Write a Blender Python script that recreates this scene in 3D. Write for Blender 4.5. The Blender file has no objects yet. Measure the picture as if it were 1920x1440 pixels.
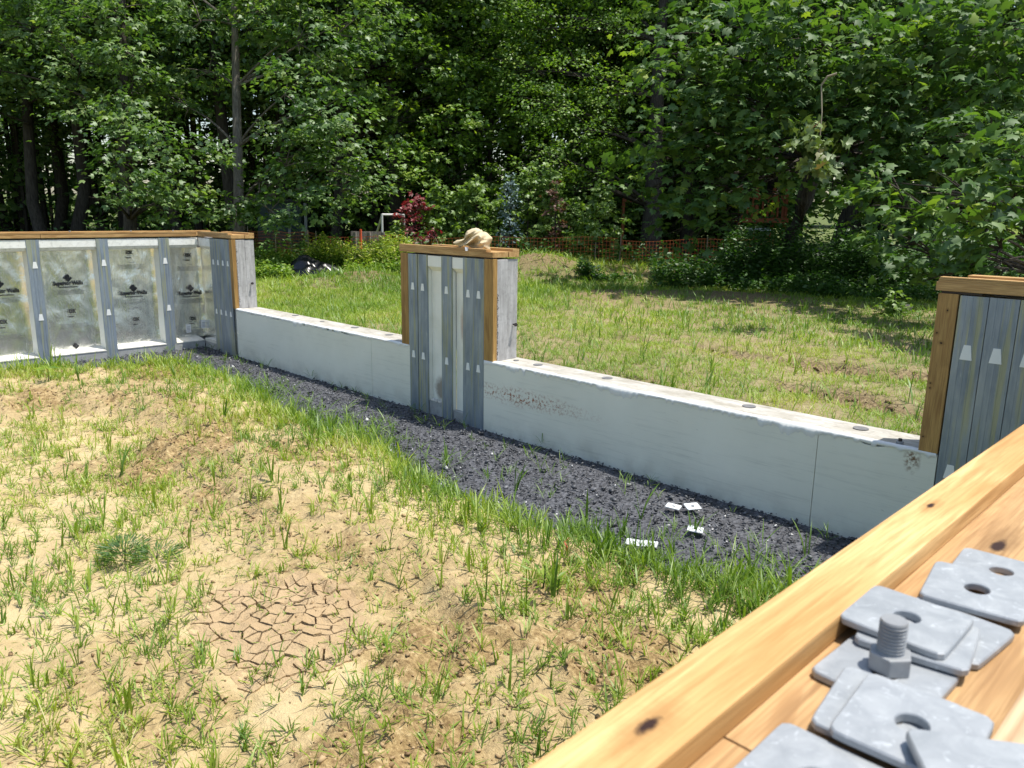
import bpy, bmesh, math, random
import numpy as np
from mathutils import Matrix, Vector
random.seed(7); rng = np.random.default_rng(7)
S = bpy.context.scene; COL = S.collection
# ------------------------------------------------------------------ camera
EYE = np.array([0., 0., 1.554]); FP = 1468.; PP = (960., 720.)
def _ray(x, y): return np.array([x - PP[0], -(y - PP[1]), -FP])
_mx = _ray(-539, 376); _mx /= np.linalg.norm(_mx); _Y = _ray(2468, 416); _Y /= np.linalg.norm(_Y)
_X = -_mx; _Y = _Y - _X * (_X @ _Y); _Y /= np.linalg.norm(_Y); _Z = np.cross(_X, _Y)
RC = np.array([_X, _Y, _Z])
cam = bpy.data.cameras.new('camera'); camo = bpy.data.objects.new('camera', cam); COL.objects.link(camo)
camo.matrix_world = Matrix([list(RC[0]) + [0], list(RC[1]) + [0], list(RC[2]) + [EYE[2]], [0, 0, 0, 1]])
cam.sensor_width = 36; cam.lens = FP / 1920 * 36; cam.clip_start = .02; cam.clip_end = 600
cam.dof.use_dof = True; cam.dof.focus_distance = 6.0; cam.dof.aperture_fstop = 15.0
S.camera = camo
# ------------------------------------------------------------------ light
SUN = np.array([.25, .20, 1.]); SUN /= np.linalg.norm(SUN)
wd = bpy.data.worlds.new("World"); S.world = wd; wd.use_nodes = True
nt = wd.node_tree; bg = nt.nodes['Background']; sky = nt.nodes.new('ShaderNodeTexSky'); sky.sky_type = 'NISHITA'
sky.sun_disc = False; sky.sun_elevation = math.asin(SUN[2]); sky.sun_rotation = math.atan2(SUN[0], SUN[1]); sky.air_density = 1.2; sky.dust_density = 1.5
nt.links.new(sky.outputs[0], bg.inputs[0]); bg.inputs[1].default_value = .15
sl = bpy.data.lights.new('sun', 'SUN'); sl.energy = 4.9; sl.angle = math.radians(.53); sl.color = (1, .955, .88)
so = bpy.data.objects.new('sun', sl); COL.objects.link(so); so.rotation_euler = Vector(SUN).to_track_quat('Z', 'Y').to_euler(); so.location = (0, 0, 30)
S.view_settings.view_transform = 'Standard'; S.view_settings.look = 'None'; S.view_settings.exposure = .35; S.view_settings.gamma = 1
S.view_settings.use_curve_mapping = False
S.cycles.max_bounces = 8; S.cycles.transparent_max_bounces = 8
# ------------------------------------------------------------------ helpers
def pix(x, y, d):
    "world point seen at photo pixel (x,y) at forward depth d"
    return EYE + (RC @ _ray(x, y)) / FP * d
def site(x, d, z=0.):
    p = pix(x, 400, d); return np.array([p[0], p[1], z])
def atz(x, y, z):
    w = RC @ _ray(x, y); return EYE + w * ((z - EYE[2]) / w[2])
def atx(x, y, X):
    w = RC @ _ray(x, y); return EYE + w * (X / w[0])
def aty(x, y, Y):
    w = RC @ _ray(x, y); return EYE + w * (Y / w[1])
def tag(o, label=None, cat=None, group=None, kind=None):
    for k, v in (('label', label), ('category', cat), ('group', group), ('kind', kind)):
        if v: o[k] = v
    return o
WL = {}
def empty(name, loc, label=None, cat=None, group=None):
    o = bpy.data.objects.new(name, None); o.empty_display_size = .1; COL.objects.link(o); o.location = loc
    WL[o.name] = np.array(loc, float); return tag(o, label, cat, group)
def link(name, me, mat, parent=None, origin=None):
    o = bpy.data.objects.new(name, me); COL.objects.link(o)
    if mat is not None and not me.materials: me.materials.append(mat)
    if parent is not None: o.parent = parent; WL[o.name] = WL[parent.name]
    elif origin is not None: o.location = origin; WL[o.name] = np.array(origin, float)
    else: WL[o.name] = np.zeros(3)
    return o
def mesh(name, V, F, mat, parent=None, origin=None, smooth=False, attrs=None, bevel=0):
    V = np.asarray(V, float)
    off = WL[parent.name] if parent is not None else (np.array(origin, float) if origin is not None else np.zeros(3))
    me = bpy.data.meshes.new(name); L = V - off
    F_np = F if isinstance(F, np.ndarray) else None
    if F_np is not None:
        n, k = F_np.shape
        me.vertices.add(len(L)); me.vertices.foreach_set('co', L.ravel()); me.loops.add(n * k); me.loops.foreach_set('vertex_index', F_np.ravel().astype(np.int32))
        me.polygons.add(n); me.polygons.foreach_set('loop_start', np.arange(0, n * k, k, dtype=np.int32)); me.polygons.foreach_set('loop_total', np.full(n, k, np.int32))
        me.update(calc_edges=True)
    else:
        me.from_pydata(L.tolist(), [], F); me.update()
    if attrs:
        for an, av in attrs.items():
            a = me.attributes.new(an, 'FLOAT', 'POINT'); a.data.foreach_set('value', np.asarray(av, np.float32))
    if bevel:
        bm = bmesh.new(); bm.from_mesh(me); bmesh.ops.bevel(bm, geom=bm.edges[:], offset=bevel, segments=2, affect='EDGES', profile=.7); bm.to_mesh(me); bm.free()
    if smooth: me.polygons.foreach_set('use_smooth', np.ones(len(me.polygons), bool))
    return link(name, me, mat, parent, origin if parent is None else None)
BF = [(0, 3, 2, 1), (4, 5, 6, 7), (0, 1, 5, 4), (1, 2, 6, 5), (2, 3, 7, 6), (3, 0, 4, 7)]
def bv(x0, x1, y0, y1, z0, z1):
    return [(x0, y0, z0), (x1, y0, z0), (x1, y1, z0), (x0, y1, z0), (x0, y0, z1), (x1, y0, z1), (x1, y1, z1), (x0, y1, z1)]
def box(name, b, mat, parent=None, bevel=0, **k): return mesh(name, bv(*b), BF, mat, parent, bevel=bevel, **k)
def boxes(name, bl, mat, parent=None, bevel=0, **k):
    V = []; F = []
    for b in bl:
        n = len(V); V += bv(*b); F += [tuple(i + n for i in f) for f in BF]
    return mesh(name, V, F, mat, parent, bevel=bevel, **k)
def tube_geo(P, R, sides=6, V=None, F=None):
    V = [] if V is None else V; F = [] if F is None else F
    P = [np.array(p, float) for p in P]; n0 = len(V); up = np.array([.13, .31, .94])
    for i, p in enumerate(P):
        t = P[min(i + 1, len(P) - 1)] - P[max(i - 1, 0)]; t /= (np.linalg.norm(t) + 1e-9)
        u = np.cross(t, up if abs(t @ up) < .95 else np.array([1., 0, 0])); u /= np.linalg.norm(u); v = np.cross(t, u)
        for s in range(sides):
            a = 2 * math.pi * s / sides; V.append(tuple(p + (u * math.cos(a) + v * math.sin(a)) * R[i]))
    for i in range(len(P) - 1):
        for s in range(sides):
            a = n0 + i * sides + s; b = n0 + i * sides + (s + 1) % sides; F.append((a, b, b + sides, a + sides))
    F.append(tuple(n0 + s for s in range(sides))[::-1]); F.append(tuple(n0 + (len(P) - 1) * sides + s for s in range(sides)))
    return V, F
def rnd2(ix, iy, seed):
    h = (ix.astype(np.int64) * 374761393 + iy.astype(np.int64) * 668265263 + seed * 1442695041) & 0xffffffff
    h = ((h ^ (h >> 13)) * 1274126177) & 0xffffffff; h = h ^ (h >> 16); return (h & 0xffff) / 65535.
def vnoise(x, y, seed=0):
    x = np.asarray(x, float); y = np.asarray(y, float); ix = np.floor(x); iy = np.floor(y); fx = x - ix; fy = y - iy
    fx = fx * fx * (3 - 2 * fx); fy = fy * fy * (3 - 2 * fy)
    a = rnd2(ix, iy, seed); b = rnd2(ix + 1, iy, seed); c = rnd2(ix, iy + 1, seed); d = rnd2(ix + 1, iy + 1, seed)
    return (a * (1 - fx) + b * fx) * (1 - fy) + (c * (1 - fx) + d * fx) * fy
def fbm(x, y, seed=0, oct=4):
    s = 0; a = .5; t = 0
    for o in range(oct): s = s + a * vnoise(x * 2 ** o, y * 2 ** o, seed + o * 17); t += a; a *= .5
    return s / t
def sst(a, b, x): t = np.clip((x - a) / (b - a), 0, 1); return t * t * (3 - 2 * t)
def grid(xs, ys, zf):
    X, Y = np.meshgrid(xs, ys); Z = zf(X, Y); V = np.stack([X.ravel(), Y.ravel(), Z.ravel()], 1)
    nx = len(xs); ny = len(ys); i = np.arange(nx * ny).reshape(ny, nx)
    F = np.stack([i[:-1, :-1].ravel(), i[:-1, 1:].ravel(), i[1:, 1:].ravel(), i[1:, :-1].ravel()], 1); return V, F
# ------------------------------------------------------------------ materials
class NT:
    def __init__(s, name):
        s.m = bpy.data.materials.new(name); s.m.use_nodes = True; s.t = s.m.node_tree; s.b = s.t.nodes['Principled BSDF']; s.out = s.t.nodes['Material Output']
    def n(s, typ, **k):
        nd = s.t.nodes.new('ShaderNode' + typ)
        for a, v in k.items():
            if a[0] == '_': nd.inputs[int(a[1:])].default_value = v
            else: setattr(nd, a, v)
        return nd
    def l(s, a, b): s.t.links.new(a, b)
    def pos(s, scale=(1, 1, 1), rnd=False, obj=False, rot=(0, 0, 0)):
        g = s.n('TexCoord').outputs['Object'] if obj else s.n('NewGeometry').outputs['Position']
        m = s.n('Mapping'); m.inputs['Scale'].default_value = scale; m.inputs['Rotation'].default_value = rot; s.l(g, m.inputs[0])
        if rnd:
            oi = s.n('ObjectInfo'); mm = s.n('Math', operation='MULTIPLY', _1=37.); s.l(oi.outputs['Random'], mm.inputs[0])
            c = s.n('CombineXYZ'); [s.l(mm.outputs[0], c.inputs[i]) for i in range(3)]; s.l(c.outputs[0], m.inputs['Location'])
        return m.outputs[0]
    def noise(s, vec, scale=5, detail=4, rough=.55, dist=0):
        nd = s.n('TexNoise'); nd.inputs['Scale'].default_value = scale; nd.inputs['Detail'].default_value = detail; nd.inputs['Roughness'].default_value = rough; nd.inputs['Distortion'].default_value = dist
        s.l(vec, nd.inputs['Vector']); return nd.outputs[0]
    def ramp(s, f, stops):
        r = s.n('ValToRGB'); e = r.color_ramp.elements
        while len(e) < len(stops): e.new(.5)
        for i, (p, c) in enumerate(stops): e[i].position = p; e[i].color = (c if len(c) == 4 else tuple(c) + (1,)) if not isinstance(c, (int, float)) else (c, c, c, 1)
        s.l(f, r.inputs[0]); return r.outputs[0]
    def mix(s, f, a, b, typ='MIX'):
        m = s.n('MixRGB', blend_type=typ)
        for i, v in enumerate((f, a, b)):
            if isinstance(v, (int, float)): m.inputs[i].default_value = v if i == 0 else (v, v, v, 1)
            elif isinstance(v, tuple): m.inputs[i].default_value = v + (1,)
            else: s.l(v, m.inputs[i])
        return m.outputs[0]
    def math(s, op, a, b=0., c=None):
        m = s.n('Math', operation=op)
        for i, v in enumerate((a, b) if c is None else (a, b, c)):
            if isinstance(v, (int, float)): m.inputs[i].default_value = v
            else: s.l(v, m.inputs[i])
        return m.outputs[0]
    def attr(s, name): a = s.n('Attribute'); a.attribute_name = name; return a.outputs['Fac']
    def xyz(s):
        g = s.n('NewGeometry'); x = s.n('SeparateXYZ'); s.l(g.outputs['Position'], x.inputs[0]); return x.outputs
    def spot(s, c, r, edge=.3):
        "1 inside an ellipsoid at c with radii r"
        g = s.n('NewGeometry').outputs['Position']; v = s.n('VectorMath', operation='SUBTRACT'); s.l(g, v.inputs[0]); v.inputs[1].default_value = c
        d = s.n('VectorMath', operation='DIVIDE'); s.l(v.outputs[0], d.inputs[0]); d.inputs[1].default_value = r
        L = s.n('VectorMath', operation='LENGTH'); s.l(d.outputs[0], L.inputs[0])
        nz = s.noise(s.pos((1, 1, 1)), 1.2 / max(r), 4, .7); lv = s.math('ADD', L.outputs['Value'], s.math('MULTIPLY', s.math('SUBTRACT', nz, .5), 1.5)); m = s.n('MapRange'); s.l(lv, m.inputs[0]); m.inputs[1].default_value = 1 + edge; m.inputs[2].default_value = 1 - edge; m.inputs[3].default_value = 0; m.inputs[4].default_value = 1; return m.outputs[0]
    def bump(s, h, strength=.3, dist=.01):
        b = s.n('Bump'); b.inputs['Strength'].default_value = strength; b.inputs['Distance'].default_value = dist; s.l(h, b.inputs['Height'])
        s.l(b.outputs[0], s.b.inputs['Normal']); return b.outputs[0]
    def done(s, color=None, rough=.8, metal=0., spec=.5):
        if color is not None:
            if isinstance(color, tuple): s.b.inputs['Base Color'].default_value = color + (1,)
            else: s.l(color, s.b.inputs['Base Color'])
        if isinstance(rough, (int, float)): s.b.inputs['Roughness'].default_value = rough
        else: s.l(rough, s.b.inputs['Roughness'])
        s.b.inputs['Metallic'].default_value = metal; s.b.inputs['Specular IOR Level'].default_value = spec; return s.m
def plain(name, c, rough=.7, metal=0., spec=.5): return NT(name).done(c, rough, metal, spec)
def wood(name, axis, light=(.56, .36, .15), dark=(.36, .19, .065), knots=(), rough=.6, band=1.):
    t = NT(name); sc = [30., 30., 30.]; sc[axis] = 1.6; sc2 = [14 * band, 14 * band, 14 * band]; sc2[axis] = 1.9 * band
    p = t.pos(tuple(sc), rnd=True); q = t.pos(tuple(sc2), rnd=True)
    big = t.noise(q, 1., 2, .5, .9); fine = t.noise(p, 5., 4, .65); med = t.noise(p, 1.2, 3, .6, .5)
    c = t.ramp(big, [(.33, tuple(a * .85 for a in dark)), (.43, tuple(.35 * a + .65 * b for a, b in zip(light, dark))), (.47, light), (.56, tuple(min(1, a * 1.12) for a in light)), (.60, tuple(.35 * a + .65 * b for a, b in zip(dark, light))), (.72, light)])
    gr = t.noise(t.pos(tuple((9. if i_ == axis else 420.) for i_ in range(3)), rnd=True), 1., 3, .6); c = t.mix(t.ramp(gr, [(.36, .55), (.58, 0.)]), c, tuple(a * .7 for a in dark)); c = t.mix(t.ramp(gr, [(.58, 0.), (.75, .35)]), c, tuple(min(1, a * 1.2) for a in light)); c = t.mix(.30, c, t.ramp(med, [(.35, dark), (.6, light)])); c = t.mix(t.ramp(fine, [(.34, .6), (.54, 0.)]), c, tuple(a * .75 for a in dark))
    for kc, kr in knots:
        c = t.mix(t.math('MULTIPLY', t.spot(kc, tuple(a * 2.6 for a in kr), .55), .6), c, tuple(a * .6 for a in dark)); c = t.mix(t.spot(kc, kr), c, (.03, .012, .008))
    t.bump(fine, .25, .002); return t.done(c, rough, 0, .3)
M = {}
M['wood_x'] = wood('pine_along_x', 0); M['wood_y'] = wood('pine_along_y', 1)
M['wood_z'] = wood('pine_upright', 2, (.46, .28, .09), (.29, .155, .045))
kn = [(atz(1215, 1360, 1.276), (.004, .011, .01)), (atz(1745, 948, 1.276), (.0025, .008, .01)), (atz(1180, 1270, 1.276), (.0, .0, .0))][:2]
M['rail'] = wood('pine_rail', 1, (.73, .48, .215), (.49, .26, .085), [(tuple(c), r) for c, r in kn], band=.8)
M['plate'] = wood('pine_plate', 1, (.50, .32, .15), (.32, .175, .07), [(tuple(atz(1872, 1023, 1.257)), (.005, .016, .01))], band=1.5)
def mk_foam():
    t = NT('foam'); p = t.pos(); x = t.xyz()
    big = t.noise(p, 1.7, 4, .6); hz = t.noise(t.pos((3, 3, 60)), 1., 4, .7); sp = t.noise(t.pos((6, 6, 14)), 3., 5, .75)
    c = t.mix(t.ramp(big, [(.35, 0.), (.7, .8)]), (.82, .82, .71), (.73, .73, .62))
    c = t.mix(t.math('MULTIPLY', t.ramp(hz, [(.52, 0.), (.74, .32)]), t.ramp(big, [(.38, 0.), (.6, 1.)])), c, (.36, .37, .31))
    c = t.mix(t.ramp(sp, [(.66, 0.), (.74, .6)]), c, (.34, .33, .27))
    rust = t.math('MULTIPLY', t.spot((-3.72, 3.82, .275), (.42, .1, .05), .6), t.ramp(t.noise(p, 45, 4, .7), [(.5, 0.), (.6, 1.)]))
    c = t.mix(rust, c, (.33, .13, .055)); c = t.mix(t.math('MULTIPLY', t.spot((-1.16, 3.82, .44), (.03, .1, .05), .5), t.ramp(t.noise(p, 60, 3), [(.4, 0.), (.6, 1.)])), c, (.2, .12, .06))
    # patchy greyer tone, darker towards the foot of the panels
    low = t.n('MapRange'); t.l(x[2], low.inputs[0]); low.inputs[1].default_value = .13; low.inputs[2].default_value = .0; 
    c = t.mix(t.math('MULTIPLY', low.outputs[0], t.ramp(t.noise(p, 7, 4), [(.4, 0.), (.7, .5)])), c, (.42, .40, .33))
    t.bump(t.noise(p, 90, 3), .12, .003); return t.done(c, .75, 0, .3)
M['foam'] = mk_foam()
M['foamlip'] = plain('broken_foam_white', (.74, .75, .72), .8)
def mk_foam2():
    t = NT('foam_inside'); p = t.pos(); c = t.mix(t.ramp(t.noise(p, 5, 4), [(.45, 0.), (.75, .8)]), (.88, .88, .80), (.76, .76, .66))
    c = t.mix(t.math('MULTIPLY', t.spot((-4.40, 3.9, .72), (.025, .2, .12), .5), .6), c, (.40, .22, .14)); c = t.mix(t.math('MULTIPLY', t.spot((-4.66, 3.9, .16), (.06, .2, .09), .4), .8), c, (.22, .17, .12))
    t.bump(t.noise(p, 60, 3), .2, .004); return t.done(c, .75, 0, .3)
M['foam2'] = mk_foam2()
def mk_conc(name, a, b, stretch=(4, 4, 4)):
    t = NT(name); p = t.pos(); n1 = t.noise(t.pos(stretch), 1.5, 5, .65, .4); n2 = t.noise(p, 25, 5, .7)
    c = t.mix(t.ramp(n1, [(.35, 0.), (.65, 1.)]), a, b); c = t.mix(t.ramp(n2, [(.5, 0.), (.7, .5)]), c, tuple(v * .6 for v in b))
    t.bump(n2, .35, .004); return t.done(c, .85, 0, .3)
M['conc_top'] = mk_conc('concrete_top', (.50, .48, .43), (.33, .305, .25), (3, 9, 3))
M['conc_end'] = mk_conc('concrete_end', (.50, .49, .48), (.33, .32, .31), (26, 26, 3))
M['foot'] = mk_conc('footing', (.42, .43, .42), (.33, .33, .32))
M['foamw'] = mk_conc('cream_foam', (.90, .90, .83), (.80, .80, .72))
M['ledge'] = mk_conc('ledge', (.74, .73, .68), (.62, .60, .52))
M['plug'] = mk_conc('grout_plug', (.20, .20, .20), (.14, .14, .14), (20, 20, 20))
def mk_galv(name, vert=True, base=(.30, .35, .40), dark=(.19, .23, .27), rough=.42):
    t = NT(name); s1 = (60, 60, 2.2) if vert else (12, 12, 12)
    st = t.noise(t.pos(s1, rnd=True), 1., 4, .65); blot = t.noise(t.pos((9, 9, 2.5) if vert else (35, 35, 35), rnd=True), 1.2, 4, .6); wh = t.noise(t.pos((70, 70, 5) if vert else (60, 60, 60), rnd=True), 1.5, 3, .7)
    c = t.mix(t.ramp(blot, [(.35, 0.), (.65, 1.)]), base, dark); c = t.mix(t.ramp(st, [(.5, 0.), (.75, .45)]), c, (.42, .47, .50)); c = t.mix(t.ramp(wh, [(.64, 0.), (.74, .6)]), c, (.55, .58, .58))
    if vert: c = t.mix(t.math('MULTIPLY', t.ramp(t.noise(t.pos((35, 35, 1.6), rnd=True), 1., 3), [(.50, 0.), (.62, .6)]), 1.), c, (.40, .40, .20))
    t.bump(st, .2, .002); return t.done(c, t.ramp(blot, [(.3, rough), (.7, rough + .2)]), .35, .5)
M['galv'] = mk_galv('galvanised_stud'); 
def mk_washer():
    t = NT('galvanised_plate'); p = t.pos((1, 1, 1), rnd=True)
    a = t.noise(p, 45, 5, .65, .6); b = t.noise(p, 260, 3, .6); w = t.noise(p, 95, 4, .7, 1.2)
    c = t.ramp(a, [(.3, (.28, .30, .315)), (.5, (.33, .35, .365)), (.68, (.40, .42, .43))]); c = t.mix(t.ramp(w, [(.60, 0.), (.70, .6)]), c, (.60, .63, .65))
    c = t.mix(t.ramp(b, [(.62, 0.), (.75, .3)]), c, (.25, .27, .29)); t.bump(a, .12, .002)
    return t.done(c, .5, .3, .5)
M['washer'] = mk_washer()
M['bolt'] = mk_galv('bolt_zinc', False, (.34, .35, .355), (.24, .25, .26), .45); M['rustbolt'] = plain('rusty_bolt', (.06, .05, .05), .6, .4)
def mk_foil():
    t = NT('foil'); w1 = t.noise(t.pos((9, 9, 5), rot=(.6, 0, 0), rnd=True), 1.3, 5, .62, 1.6); w2 = t.noise(t.pos((50, 50, 9), rot=(.7, 0, 0), rnd=True), 1., 3, .6, .5)
    h = t.mix(.4, w1, w2); t.bump(h, .55, .012); c = t.mix(t.ramp(w1, [(.4, 0.), (.7, 1.)]), (.88, .89, .86), (.76, .77, .73))
    return t.done(c, .24, .92, .5)
M['foil'] = mk_foil()
M['ink'] = plain('black_print', (.02, .02, .022), .6); M['ink2'] = plain('grey_print', (.14, .145, .14), .6)
M['sticker'] = plain('white_sticker', (.75, .76, .77), .5)
M['plugw'] = plain('white_clip', (.82, .83, .79), .6)
def mk_soil(name, sand=(.59, .47, .265), clay=(.37, .265, .125), dark=(.17, .11, .05)):
    t = NT(name); p = t.pos(); cl = t.attr('clod_shade'); n1 = t.noise(p, 3.5, 5, .6); n2 = t.noise(p, 38, 5, .7); n3 = t.noise(p, 160, 3, .6)
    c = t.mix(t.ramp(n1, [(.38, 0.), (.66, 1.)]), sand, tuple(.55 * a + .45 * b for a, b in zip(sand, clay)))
    c = t.mix(t.ramp(t.noise(p, 9, 6, .72), [(.46, 0.), (.66, .5)]), c, clay); c = t.mix(cl, c, t.ramp(n2, [(.35, dark), (.55, clay), (.72, sand)])); c = t.mix(t.ramp(n3, [(.64, 0.), (.74, .5)]), c, dark)  # brown clod earth, its hollows coloured dark in place of shadow
    gr = t.attr('green'); c = t.mix(t.math('MULTIPLY', gr, t.ramp(n2, [(.3, .5), (.6, 1.)])), c, t.mix(n1, (.055, .10, .02), (.10, .15, .04)))
    mix = t.math('ADD', t.math('MULTIPLY', n2, .8), t.math('MULTIPLY', n3, .3)); t.bump(mix, 1., .016); return t.done(c, .95, 0, .15)
M['soil'] = mk_soil('sandy_soil'); M['mud'] = mk_soil('dried_mud', (.47, .345, .20), (.37, .26, .14)); M['ground'] = mk_soil('yard_ground', (.42, .34, .20), (.28, .20, .11), (.09, .062, .035))
def mk_stone():
    t = NT('crushed_slate'); a = t.attr('tint'); c = t.ramp(a, [(0., (.035, .037, .042)), (.5, (.088, .093, .102)), (.9, (.18, .186, .198)), (.97, (.34, .34, .35)), (1., (.6, .6, .58))])
    return t.done(c, .55, 0, .5)
M['stone'] = mk_stone()
def mk_gbed():
    t = NT('gravel_bed'); n = t.n('TexVoronoi', feature='F1'); n.inputs['Scale'].default_value = 55; t.l(t.pos(), n.inputs['Vector'])
    c = t.mix(t.ramp(n.outputs['Color'], [(.2, 0.), (.9, 1.)]), (.035, .036, .042), (.11, .115, .13)); t.bump(n.outputs['Distance'], .9, .012); return t.done(c, .7)
M['gbed'] = mk_gbed()
def mk_leaf(name, stops, trans=.42, rough=.5, gloss=.045, tcol=None, attr='tint'):
    t = NT(name); t.t.nodes.remove(t.b); c = t.ramp(t.attr(attr), stops)
    d = t.n('BsdfDiffuse'); t.l(c, d.inputs[0]); tr = t.n('BsdfTranslucent'); tc = t.mix(1., c, tcol or (1.25, 1.45, .45), 'MULTIPLY'); t.l(tc, tr.inputs[0])
    g = t.n('BsdfGlossy'); g.inputs['Roughness'].default_value = rough; g.inputs[0].default_value = (.9, .95, .9, 1)
    m1 = t.n('MixShader'); m1.inputs[0].default_value = trans; t.l(d.outputs[0], m1.inputs[1]); t.l(tr.outputs[0], m1.inputs[2])
    m2 = t.n('MixShader'); m2.inputs[0].default_value = gloss; t.l(m1.outputs[0], m2.inputs[1]); t.l(g.outputs[0], m2.inputs[2]); t.l(m2.outputs[0], t.out.inputs[0]); return t.m
M['leaf'] = mk_leaf('maple_leaf', [(0, (.042, .100, .024)), (.4, (.100, .180, .048)), (.75, (.19, .28, .08)), (1, (.28, .35, .11))])
M['leaf2'] = mk_leaf('fine_leaf', [(0, (.065, .135, .020)), (.4, (.135, .245, .032)), (.75, (.21, .32, .045)), (1, (.30, .38, .05))], .42)
M['young'] = mk_leaf('young_leaf', [(0, (.07, .13, .03)), (.5, (.14, .23, .05)), (1, (.26, .36, .09))], .38)
M['syc'] = mk_leaf('sycamore_leaf', [(0, (.040, .090, .022)), (.45, (.074, .145, .034)), (.8, (.14, .23, .045)), (1, (.30, .38, .06))], .40, .55, .035)
M['wilt'] = mk_leaf('wilted_leaf', [(0, (.09, .13, .04)), (.7, (.17, .23, .08)), (.92, (.22, .20, .10)), (1, (.22, .09, .05))], .2)
M['red'] = mk_leaf('red_leaf', [(0, (.09, .016, .025)), (.6, (.22, .035, .05)), (1, (.34, .10, .10))], .35, tcol=(1.6, .5, .5))
M['dred'] = mk_leaf('dull_red_leaf', [(0, (.09, .03, .03)), (.6, (.15, .07, .055)), (1, (.2, .12, .08))], .3)
M['spruce'] = mk_leaf('blue_needles', [(0, (.09, .14, .14)), (1, (.24, .32, .33))], .1, .6, .03)
M['grass'] = mk_leaf('grass_blade', [(0, (.055, .125, .018)), (.45, (.14, .24, .026)), (.8, (.29, .37, .045)), (.93, (.38, .42, .07)), (1, (.45, .40, .17))], .35, .5, .035)
M['straw'] = mk_leaf('dry_straw', [(0, (.36, .28, .16)), (1, (.60, .50, .32))], .15, .6, .03, tcol=(1, .9, .7))
M['undr'] = mk_leaf('undergrowth_leaf', [(0, (.028, .075, .015)), (.6, (.06, .14, .022)), (1, (.15, .25, .04))], .35)
def mk_bark(name, a, b):
    t = NT(name); n = t.noise(t.pos((14, 14, 2.2)), 1.5, 5, .7, .6); c = t.ramp(n, [(.35, b), (.65, a)]); t.bump(n, .9, .04); return t.done(c, .95, 0, .1)
M['bark'] = mk_bark('dark_bark', (.085, .075, .062), (.035, .03, .025)); M['barkg'] = mk_bark('grey_bark', (.24, .215, .185), (.10, .088, .073)); M['twig'] = plain('pale_twig', (.22, .19, .13), .8)

# ------------------------------------------------------------------ terrain
EDGE = sorted([tuple(atz(a, b, .04)[:2]) for a, b in [(200, 712), (330, 700), (420, 708), (500, 735), (560, 768), (640, 790), (700, 812), (800, 862), (900, 915), (1000, 950), (1100, 984), (1200, 1020), (1300, 1050), (1400, 1064), (1500, 1085), (1700, 1090)]])
def edge_y(x): return np.interp(x, [e[0] for e in EDGE], [e[1] for e in EDGE])
def soil_d(x, y):
    d1 = edge_y(x) - y; d2 = (x + 8.08) * .9 + .0 * y; d3 = (-.45 - x)
    return np.minimum(np.minimum(d1, d2), d3) + (fbm(x * 2.2, y * 2.2, 5) - .5) * .35
def soil_z(x, y, fine=True):
    d = soil_d(x, y); w = (fbm(x * 1.1, y * 1.1, 11) - .5)
    bank = sst(.0, .42, d) * (1 - .78 * sst(.95 + w * .9, 1.35 + w * .9, d))
    hb = .055 + .075 * sst(-4.6, -6.4, x); h = -.06 + hb * bank + .075 * sst(-.02, .25, d)
    # second low bank through the middle distance
    l2 = y - (1.55 + (x + 2.2) * -.17 + .25 * np.sin(x * 1.7)); h = h + .07 * sst(-.15, .25, l2 + w * .8) * sst(.6, 1.1, d)
    h = h + (fbm(x * .8, y * .8, 3) - .5) * .14 * sst(0, .6, d) + .018 * np.maximum(fbm(x * 7 + 5, y * 7, 133, 3) - .5, 0) * 4 * sst(0, .3, d)
    cl = clod_shade(x, y)
    h = h + cl * ((fbm(x * 10, y * 10, 23, 3) - .5) * .12 + (vnoise(x * 26, y * 26, 41) - .5) * .026) * sst(-.05, .1, d) + (fbm(x * 5, y * 5, 29, 3) - .5) * .03
    return np.where(d < 0, h + d * .5, h)
def clod_shade(x, y):
    d = soil_d(x, y); w = (fbm(x * 1.1, y * 1.1, 11) - .5)
    a = np.exp(-((d - 1.05 - w * .9) / .33) ** 2); l2 = y - (1.55 + (x + 2.2) * -.17 + .25 * np.sin(x * 1.7)) + w * .8; b = np.exp(-((l2) / .22) ** 2)
    n = sst(.47, .62, fbm(x * 2.6, y * 2.6, 31)); return np.clip(np.maximum(a, b) * .55 + np.maximum(a, b) * n * .6 + .5 * n * sst(.5, .62, fbm(x * .9, y * .9, 77)) + .04, 0, 1)
RUTS = []
for (a, b, c, d, w, dp) in ((1180, 636, 1330, 652, .10, .05), (1330, 655, 1560, 690, .13, .10), (1540, 690, 1760, 712, .26, .13), (1470, 733, 1600, 752, .12, .08), (1600, 755, 1760, 800, .15, .10), (1635, 640, 1710, 652, .09, .07), (1090, 706, 1200, 720, .12, .05), (555, 541, 625, 545, .2, .10), (560, 574, 600, 578, .12, .04), (1000, 672, 1060, 700, .1, .03)):
    p_, q_ = atz(a, b, .08), atz(c, d, .08); RUTS.append(((p_[0], p_[1]), (q_[0], q_[1]), w, dp))
def rutmask(x, y):
    m = np.zeros_like(x); 
    for (ax, ay), (bx, by), w, dp in RUTS:
        dx, dy = bx - ax, by - ay; t = np.clip(((x - ax) * dx + (y - ay) * dy) / (dx * dx + dy * dy), 0, 1)
        dd = np.hypot(x - ax - t * dx, y - ay - t * dy) - .04 + (fbm(x * 1.8, y * 1.8, 61) - .5) * .3
        m = np.maximum(m, np.exp(-(np.maximum(dd, 0) / w) ** 2) * sst(.15, .3, fbm(x * 1.3 + 4, y * 2, 67)) * (dp / .1))
    return m
MOUNDS = [(-12.3, 13.2, 1.0, .50), (-14.0, 14.6, 1.6, .3), (-8.6, 11.2, 1.3, .13), (-13.6, 9.3, .9, .2), (-15.9, 12.2, .8, .25), (-11.2, 15.6, 2., .2), (-6.8, 12.6, 1.2, .1)]
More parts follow.
